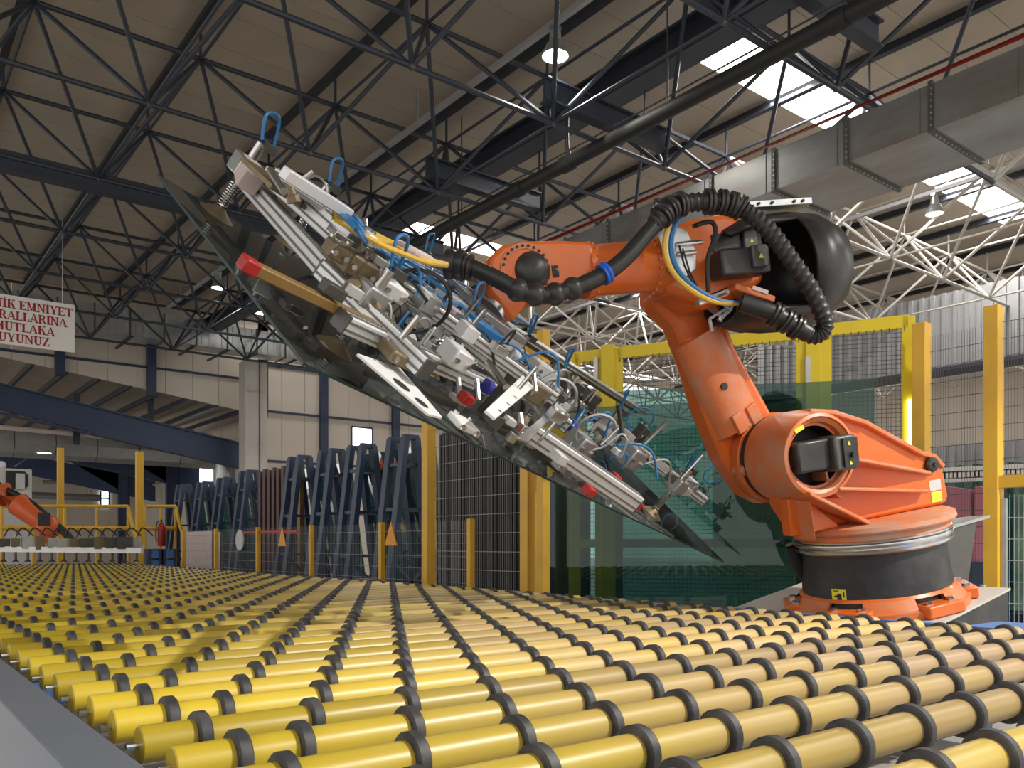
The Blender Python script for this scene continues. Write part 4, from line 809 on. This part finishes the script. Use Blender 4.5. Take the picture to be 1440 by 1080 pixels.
def profile(p, q, w_=.10, h_=.10, nm='profile_beam', m_='alu'):
    """aluminium profile with grooves on its faces"""
    o = gpart(MB().beam(p, q, w_, h_), nm, m_, .006); d, s, u = frame_of(q - p); b = MB()
    for (v, off) in ((s, w_), (u, h_)):
        w2 = u if v is s else s
        for e in (-1, 1):
            for g_ in (-.22, .22): c = v * (e * off / 2) + w2 * (g_ * (h_ if v is s else w_)); b.beam(p + c, q + c, .012, .012)
    tag(b.build('groove', M['alud'], o, world=False), kind='stuff')
    for c in (p, q): MB().box(c, (.012, w_ * 1.02, h_ * 1.02), (d, s, u)).build('end_cap', M['darkmetal'], o, world=False)
    return o
def cup(e1, y, h, rod=True, m_='zinc', big=1.0):
    """suction cup on a sprung rod, its mount block and air hose"""
    b = MB(); b.lathe([(.001, .055), (.03, .055), (.05, .035), (.105 * big, .004), (.11 * big, .0), (.10 * big, .0)], (e1, y, .002), (0, 0, 1), 24); o = gpart(b, 'suction_cup', 'bronze')
    s = MB(); s.cyl((e1, y, .05), (e1, y, h), .012, seg=10); s.build('rod', M['steel'], o, world=False)
    sp = [V((e1 + .026 * math.cos(t * .9), y + .026 * math.sin(t * .9), .06 + t * (h * .55) / 70)) for t in range(71)]
    MB().tube(sp, .006, 5).build('spring', M['steel'], o, world=False)
    MB().box((e1, y, h + .03), (.16, .13, .12)).build('mount_block', M[m_], o, world=False, bevel=.01)
    MB().cyl((e1, y, h + .08), (e1, y, h + .20), .03, seg=12).build('cylinder', M['steel'], o, world=False); MB().box((e1 + .05, y, h + .2), (.09, .05, .05)).build('valve', M['darkmetal'], o, world=False)
    MB().tube(smoothpath([V((e1, y, h + .2)), V((e1 - .04, y + .05, h + .34)), V((e1 + .08, y + .12, h + .36)), V((e1 + .16, y + .12, h + .16))], 6), .010, 6).build('air_hose', M['blue'], o, world=False)
    return o
H1 = .30
# cross and long beams picked along their axes in the frame plane
for (x0, y0, x1, y1, h, w_) in ((348, 256, 466, 388, .26, .10), (388, 252, 492, 345, .40, .12), (592, 425, 735, 552, .26, .10), (800, 558, 990, 704, .26, .10), (745, 606, 893, 706, .20, .12), (480, 450, 690, 545, .22, .09), (455, 380, 600, 520, .26, .10), (640, 470, 800, 600, .28, .10), (560, 400, 780, 560, .40, .08)):
    profile(gl(x0, y0, h), gl(x1, y1, h), w_, w_)
o = gpart(MB().beam(gl(352, 374, .24), gl(545, 468, .24), .06, .05), 'brass_beam', 'gold', .006)
for (x, y, h) in ((350, 373, .24), (545, 470, .24), (895, 709, .18), (865, 672, .2), (655, 560, .2), (828, 690, .16)):
    P = gl(x, y, h); gpart(MB().box(P, (.075, .07, .06)), 'red_stop', 'red', .008)
for (x, y, h) in ((500, 402, .30), (682, 542, .24), (800, 596, .3)): P = gl(x, y, h); gpart(MB().cyl(P, P + V((.05, 0, 0)), .045, seg=14), 'blue_cap', 'navy')
# tray along the top with glass edge, cable duct of yellow and blue hoses
tp, tq = gl(385, 246, .46), gl(900, 575, .46)
gpart(MB().beam(tp, tq, .03, .16, V((0, 1, 0))), 'tray_side', 'zinc', .004); gpart(MB().beam(tp + V((0, .16, -.06)), tq + V((0, .16, -.06)), .30, .03), 'tray_floor', 'bronze', .004)
gpart(MB().beam(gl(400, 243, .60), gl(490, 300, .60), .05, .05), 'cover_rail', 'alu', .004)
for k in range(3):
    e = 5 * k; gpart(MB().tube(smoothpath([gl(468, 296 + e, .54), gl(500, 314 + e, .56), gl(540, 336 + e, .58), gl(575, 352 + .8 * e, .60), gl(600, 364 + .5 * e, .62), gl(628, 371 + .3 * e, .62)], 6), .014, 8), 'yellow_hose', 'ycable')
gpart(MB().tube(smoothpath([gl(562, 344, .60), gl(580, 354, .62), gl(604, 366, .62)], 5), .026, 10), 'hose_sleeve', 'pink')
for k in range(9):
    y0 = random.uniform(-4, 8); gpart(MB().tube(smoothpath([gl(468, 285 + y0, .55), gl(500, 312 + y0 * 2, .6), gl(530, 345 + y0, .52), gl(590 + 6 * k, 395 + y0, .48), gl(680 + 8 * k, 462 + 2 * y0, .45)], 5), .010, 6), 'blue_hose', 'blue')
for k in range(10):
    x, y = 560 + 38 * k, 405 + 27 * k + random.uniform(-6, 6); p = gl(x, y, .38); q = p + V((random.uniform(.2, .5), random.uniform(-.25, .1), random.uniform(-.04, .12))); md = (p + q) / 2 + V((0, 0, random.uniform(.12, .25)))
    gpart(MB().tube(smoothpath([p, p.lerp(md, .7), q.lerp(md, .7), q], 5), .009, 6), 'air_hose', random.choice(('blue', 'ink', 'blue', 'zinc')))
# valve terminals, cylinders, brackets, motor blocks along the frame
for (x, y, h, sx, sy, sz, m_, nm) in ((678, 464, .44, .40, .20, .12, 'blue', 'valve_terminal'), (700, 482, .40, .20, .18, .12, 'alu', 'manifold'), (640, 446, .42, .22, .16, .12, 'pink', 'manifold'), (600, 424, .44, .16, .14, .14, 'zinc', 'junction_box'),
    (760, 520, .42, .30, .18, .14, 'machine', 'drive_unit'), (800, 540, .40, .34, .22, .16, 'darkmetal', 'drive_unit'), (826, 560, .36, .26, .2, .2, 'darkmetal', 'clamp_unit'), (745, 545, .36, .30, .24, .16, 'bronze', 'clamp_unit'), (770, 575, .30, .26, .3, .16, 'zinc', 'clamp_unit'),
    (500, 372, .40, .24, .20, .14, 'bronze', 'clamp_unit'), (472, 352, .42, .13, .12, .10, 'bronze', 'valve_block'), (545, 402, .40, .22, .22, .10, 'alu', 'bracket'), (640, 500, .32, .18, .2, .14, 'alu', 'slide_block'), (608, 452, .32, .16, .2, .14, 'alu', 'slide_block'), (720, 518, .34, .18, .2, .14, 'zinc', 'slide_block'),
    (518, 335, .56, .08, .10, .07, 'alu', 'sensor'), (652, 596, .18, .20, .14, .05, 'white', 'plate'), (560, 500, .22, .24, .18, .08, 'bronze', 'clamp_unit'), (885, 640, .36, .22, .22, .2, 'zinc', 'clamp_unit'), (900, 610, .44, .14, .12, .2, 'darkmetal', 'valve_block'), (968, 680, .34, .16, .18, .16, 'alu', 'slide_block'), (850, 610, .30, .3, .16, .12, 'machine', 'drive_unit'), (815, 625, .26, .22, .2, .18, 'zinc', 'clamp_unit')):
    P = gl(x, y, h); o = gpart(MB().box(P, (sx * .8, sy * .8, sz * .8)), nm, m_, .012)
    for e in (-1, 1):
        for (u, v) in ((V((e * sx * .28, sy * .25, sz * .4)), V((0, 0, .015))), (V((e * sx * .28, -sy * .4, 0)), V((0, -.015, 0)))): MB().cyl(P + u, P + u + v, .016, seg=8).build('screw', M['steel'], o, world=False)
# small fittings, rods and couplings scattered along the beams
rng = random.Random(11)
def along(n, x0, y0, x1, y1, spread, h0, h1):
    for k in range(n):
        t = (k + rng.random()) / n; P = gl(x0 + (x1 - x0) * t + rng.uniform(-spread, spread), y0 + (y1 - y0) * t + rng.uniform(-spread, spread), rng.uniform(h0, h1)); kind = rng.random(); m_ = rng.choice(('zinc', 'steel', 'darkmetal', 'darkmetal', 'alu', 'bronze', 'machine'))
        if kind < .35: gpart(MB().box(P, (rng.uniform(.05, .14), rng.uniform(.03, .10), rng.uniform(.03, .08))), 'fitting', m_, .004)
        elif kind < .7:
            d_ = V((rng.choice((1, 0, 0)), rng.choice((0, 1)), rng.choice((0, .6)))) + V((.05, .02, .1)); d_.normalize(); L_ = rng.uniform(.08, .30); gpart(MB().cyl(P, P + d_ * L_, rng.uniform(.008, .022), seg=8), 'rod', rng.choice(('steel', 'steel', 'zinc', 'ink')))
        elif kind < .85: gpart(MB().lathe([(.001, 0), (.03, 0), (.03, .03), (.018, .035), (.018, .07), (.001, .07)], P, (rng.uniform(-1, 1), rng.uniform(-1, 1), .6), 10), 'coupling', m_)
        else:
            a_ = V((rng.uniform(-.25, .25), rng.uniform(-.2, .2), rng.uniform(0, .05))); gpart(MB().tube(smoothpath([P, P + a_ * .3 + V((0, 0, .1)), P + a_ * .8 + V((0, 0, .1)), P + a_], 4), .007, 6), 'air_hose', rng.choice(('blue', 'ink', 'ink', 'zinc')))
along(26, 395, 262, 560, 385, 7, .3, .5); along(34, 560, 390, 760, 530, 12, .28, .5); along(42, 720, 520, 880, 640, 22, .2, .46); along(16, 870, 600, 985, 700, 8, .25, .42); along(18, 480, 400, 640, 520, 14, .18, .32); along(18, 640, 560, 800, 650, 14, .12, .26)
# holed triangular plates and the angled side plate
def plate(pxs, h, m_, holes, nm='gusset_plate'):
    o = gpart(MB().prism([gl(x, y, h) for x, y in pxs], (0, 0, .015)), nm, m_, .003)
    for (x, y, r_) in holes: P = gl(x, y, h); MB().lathe([(.001, .0005), (r_, .0005)], P + V((0, 0, .016)), (0, 0, 1), 18).build('hole', M['ink'], o, world=False)
    return o
plate([(545, 385), (592, 405), (593, 440), (583, 452)], .34, 'zinc', [(578, 420, .05), (566, 404, .03)]); plate([(680, 580), (733, 530), (748, 547), (694, 592)], .42, 'white', [(712, 572, .012), (700, 582, .012), (722, 562, .012)]); plate([(500, 500), (560, 520), (620, 590), (600, 585)], .14, 'white', [(562, 545, .05), (590, 570, .04)])
plate([(770, 580), (800, 560), (740, 625), (725, 618)], .3, 'zinc', [])
for (x, y) in ((304, 302), (470, 490), (560, 408), (632, 470), (690, 540), (916, 722), (736, 592), (820, 640), (600, 520), (405, 345)):
    h = .30 if x not in (560, 632) else .22; P = gl(x, y, .0); cup(P.x, P.y, h)
P0 = gl(304, 302, 0); P1 = gl(470, 490, 0); P2_ = gl(916, 722, 0)
gpart(MB().beam(P0 + V((0, 0, .34)), gl(352, 258, .30), .12, .12), 'cup_arm', 'pink', .01); gpart(MB().beam(P2_ + V((0, 0, .3)), gl(968, 690, .26), .09, .09), 'cup_arm', 'alu', .008)
for (dx, dy) in ((-.14, 0), (.10, .06)): gpart(MB().beam(P1 + V((dx, dy, .30)), gl(560 if dx > 0 else 540, 372, .46), .07, .07), 'cup_arm', 'bronze', .008)
gpart(MB().tube([P1 + V((.1, -.06, .28)), P1 + V((.34, -.1, .22))], .06, 12), 'cup_motor', 'bronze')
o_ = MB().lathe([(.20, -.008), (.215, 0), (.20, .008), (.19, 0), (.20, -.008)], gl(583, 425, .40), (0.3, 1, .3), 30); gpart(o_, 'cable_loop', 'ink')
for (x, y, r_) in ((838, 608, .14), (780, 560, .15), (1002, 668, .12), (900, 590, .16)): gpart(MB().lathe([(r_, -.008), (r_ + .010, 0), (r_, .008), (r_ - .010, 0), (r_, -.008)], gl(x, y, .40), (.4, 1, .2), 26), 'cable_loop', 'blue' if x > 890 else 'zinc')
# wrist flange joining robot and gripper (robot part, built along the gripper's normal)
wl = lambda P: V(((P - RO).dot(RA), (P - RO).dot(RN), (P - RO).dot(RZ)))
GC = GA + E1 * fl0.x + GY_ * fl0.y + GM * .50; wc = RO + RA * 2.86 + RZ * 2.95
q1 = wl(GC); q2 = wl(wc)
rpart(MB().cyl(q1 + (q2 - q1) * .12, q2, .14, .13, 28), 'wrist_block', 'orange'); rpart(MB().cyl(q1, q1 + (q2 - q1) * .14, .15, .15, 28), 'tool_flange', 'steel')
rpart(MB().box(q1 + (q2 - q1) * .34, ((q2 - q1).length * .5, .32, .30), frame_of(q2 - q1)), 'flange_block', 'orange', .03)
gpart(MB().box(fl0 + V((0, 0, -.04)), (.5, .5, .05)), 'adapter_plate', 'zinc', .01); gpart(MB().box(fl0 + V((0, 0, -.14)), (.9, .16, .14)), 'spine_beam', 'alu', .01)
# ================================================================ second robot with its tool at the far end
r2 = empty('far_robot', onY(-30, 800, 26)); tag(r2, 'distant orange robot arm reaching down to the far end of the conveyor', 'robot')
D2 = 22.8
def fp(x, y, d=D2): return at(x, y, d)
MB().cyl(fp(-30, 690), fp(8, 697), .30, .30, 20).build('upper_arm', M['orange_far'], r2); MB().tube([fp(2, 694), fp(25, 708), fp(50, 728), fp(66, 738)], lambda i: (.34, .32, .26, .26)[i], 16).build('forearm', M['orange_far'], r2)
MB().sphere(fp(68, 741), .32, 16, 10).build('wrist', M['orange_far'], r2); MB().cyl(fp(66, 740), fp(66, 764), .23, .20, 16).build('tool_flange', M['orange_far'], r2)
MB().tube(smoothpath([fp(-10, 678), fp(10, 690), fp(40, 706), fp(75, 735), fp(92, 750), fp(102, 762)], 5), .10, 10).build('hose', M['hose'], r2); MB().box(fp(62, 730, D2 - .34), (.3, .05, .35)).build('marking', M['black'], r2)
MB().cyl(fp(-60, 690), V((fp(-60, 690).x, fp(-60, 690).y, 0)), .5, .6, 20).build('base', M['black'], r2)
g2 = empty('far_gripper', fp(80, 790)); tag(g2, 'distant suction gripper frame lying low over the far end of the conveyor', 'gripper')
for dy, dd in ((768, 0), (772, -1.2), (770, 1.0)): MB().beam(fp(-20, dy, D2 + dd), fp(200, dy + 2, D2 + dd), .14, .14).build('frame_beam', M['alu'], g2)
for k in range(12):
    x = 5 + 17 * k; P = fp(x, 770, D2 - 1.2); MB().box(P + V((0, 0, .12)), (random.uniform(.15, .4), .2, random.uniform(.15, .35))).build('clamp_unit', M[random.choice(('zinc', 'darkmetal', 'bronze', 'steel'))], g2)
    MB().lathe([(.001, .0), (.03, 0), (.03, -.3), (.09, -.36)], P, seg=10).build('suction_cup', M['darkmetal'], g2); MB().beam(fp(x, 768, D2 - 1.2), fp(x, 768, D2 + 1.0), .09, .09).build('cross_beam', M['alu'], g2)
    MB().tube(smoothpath([P + V((0, 0, .25)), P + V((.15, 0, .5)), P + V((.4, 0, .3))], 4), .02, 6).build('air_hose', M['hose'], g2)
# light grey machine cabinet behind the far robot
P = onY(-8, 720, 33); Q = onY(45, 660, 33)
mc = empty('machine_cabinet', ((P.x + Q.x) / 2, 33, 0)); tag(mc, 'light grey machine cabinet with a dark rounded opening behind the far robot', 'cabinet')
MB().span((P.x, 33, 0), (Q.x, 34, Q.z)).build('housing', M['machine'], mc, bevel=.03)
a, b = onY(9, 687, 32.9), onY(40, 663, 32.9); MB().prism([(a.x, 32.98, a.z), (b.x - .1, 32.98, a.z), (b.x, 32.98, a.z + .12), (b.x, 32.98, b.z - .12), (b.x - .1, 32.98, b.z), (a.x, 32.98, b.z)], (0, -.03, 0)).build('opening', M['ink'], mc)
c = (a + b) / 2; MB().span((c.x - .05, 32.9, a.z), (c.x + .22, 32.95, b.z - .08)).build('shutter', M['machine'], mc); MB().sphere((P.x + .25, 33.3, Q.z + .12), .14, 12, 8).build('beacon', M['white'], mc)
# blue pallet crates by the far railing
for k, (x0, x1) in enumerate(((211, 225), (231, 246))):
    a, b = onY(x0, 772, 28), onY(x1, 797, 28); o = empty('blue_crate', ((a.x + b.x) / 2, 28, 0)); tag(o, 'low blue crate beside the far end of the conveyor, %s one' % ('left' if k == 0 else 'right'), 'crate', 'low blue crates')
    MB().span((a.x, 28, 0), (b.x, 29, .08)).build('bottom', M['bluebeam'], o)
    for j in range(4): z = .12 + j * (a.z - .1) / 4; MB().span((a.x, 27.98, z), (b.x, 28.02, z + (a.z - .1) / 5.4)).build('slat', M['blueframe'], o)
    for xx in (a.x, b.x): MB().span((xx - .04, 27.96, 0), (xx + .04, 29, a.z)).build('side', M['bluebeam'], o)
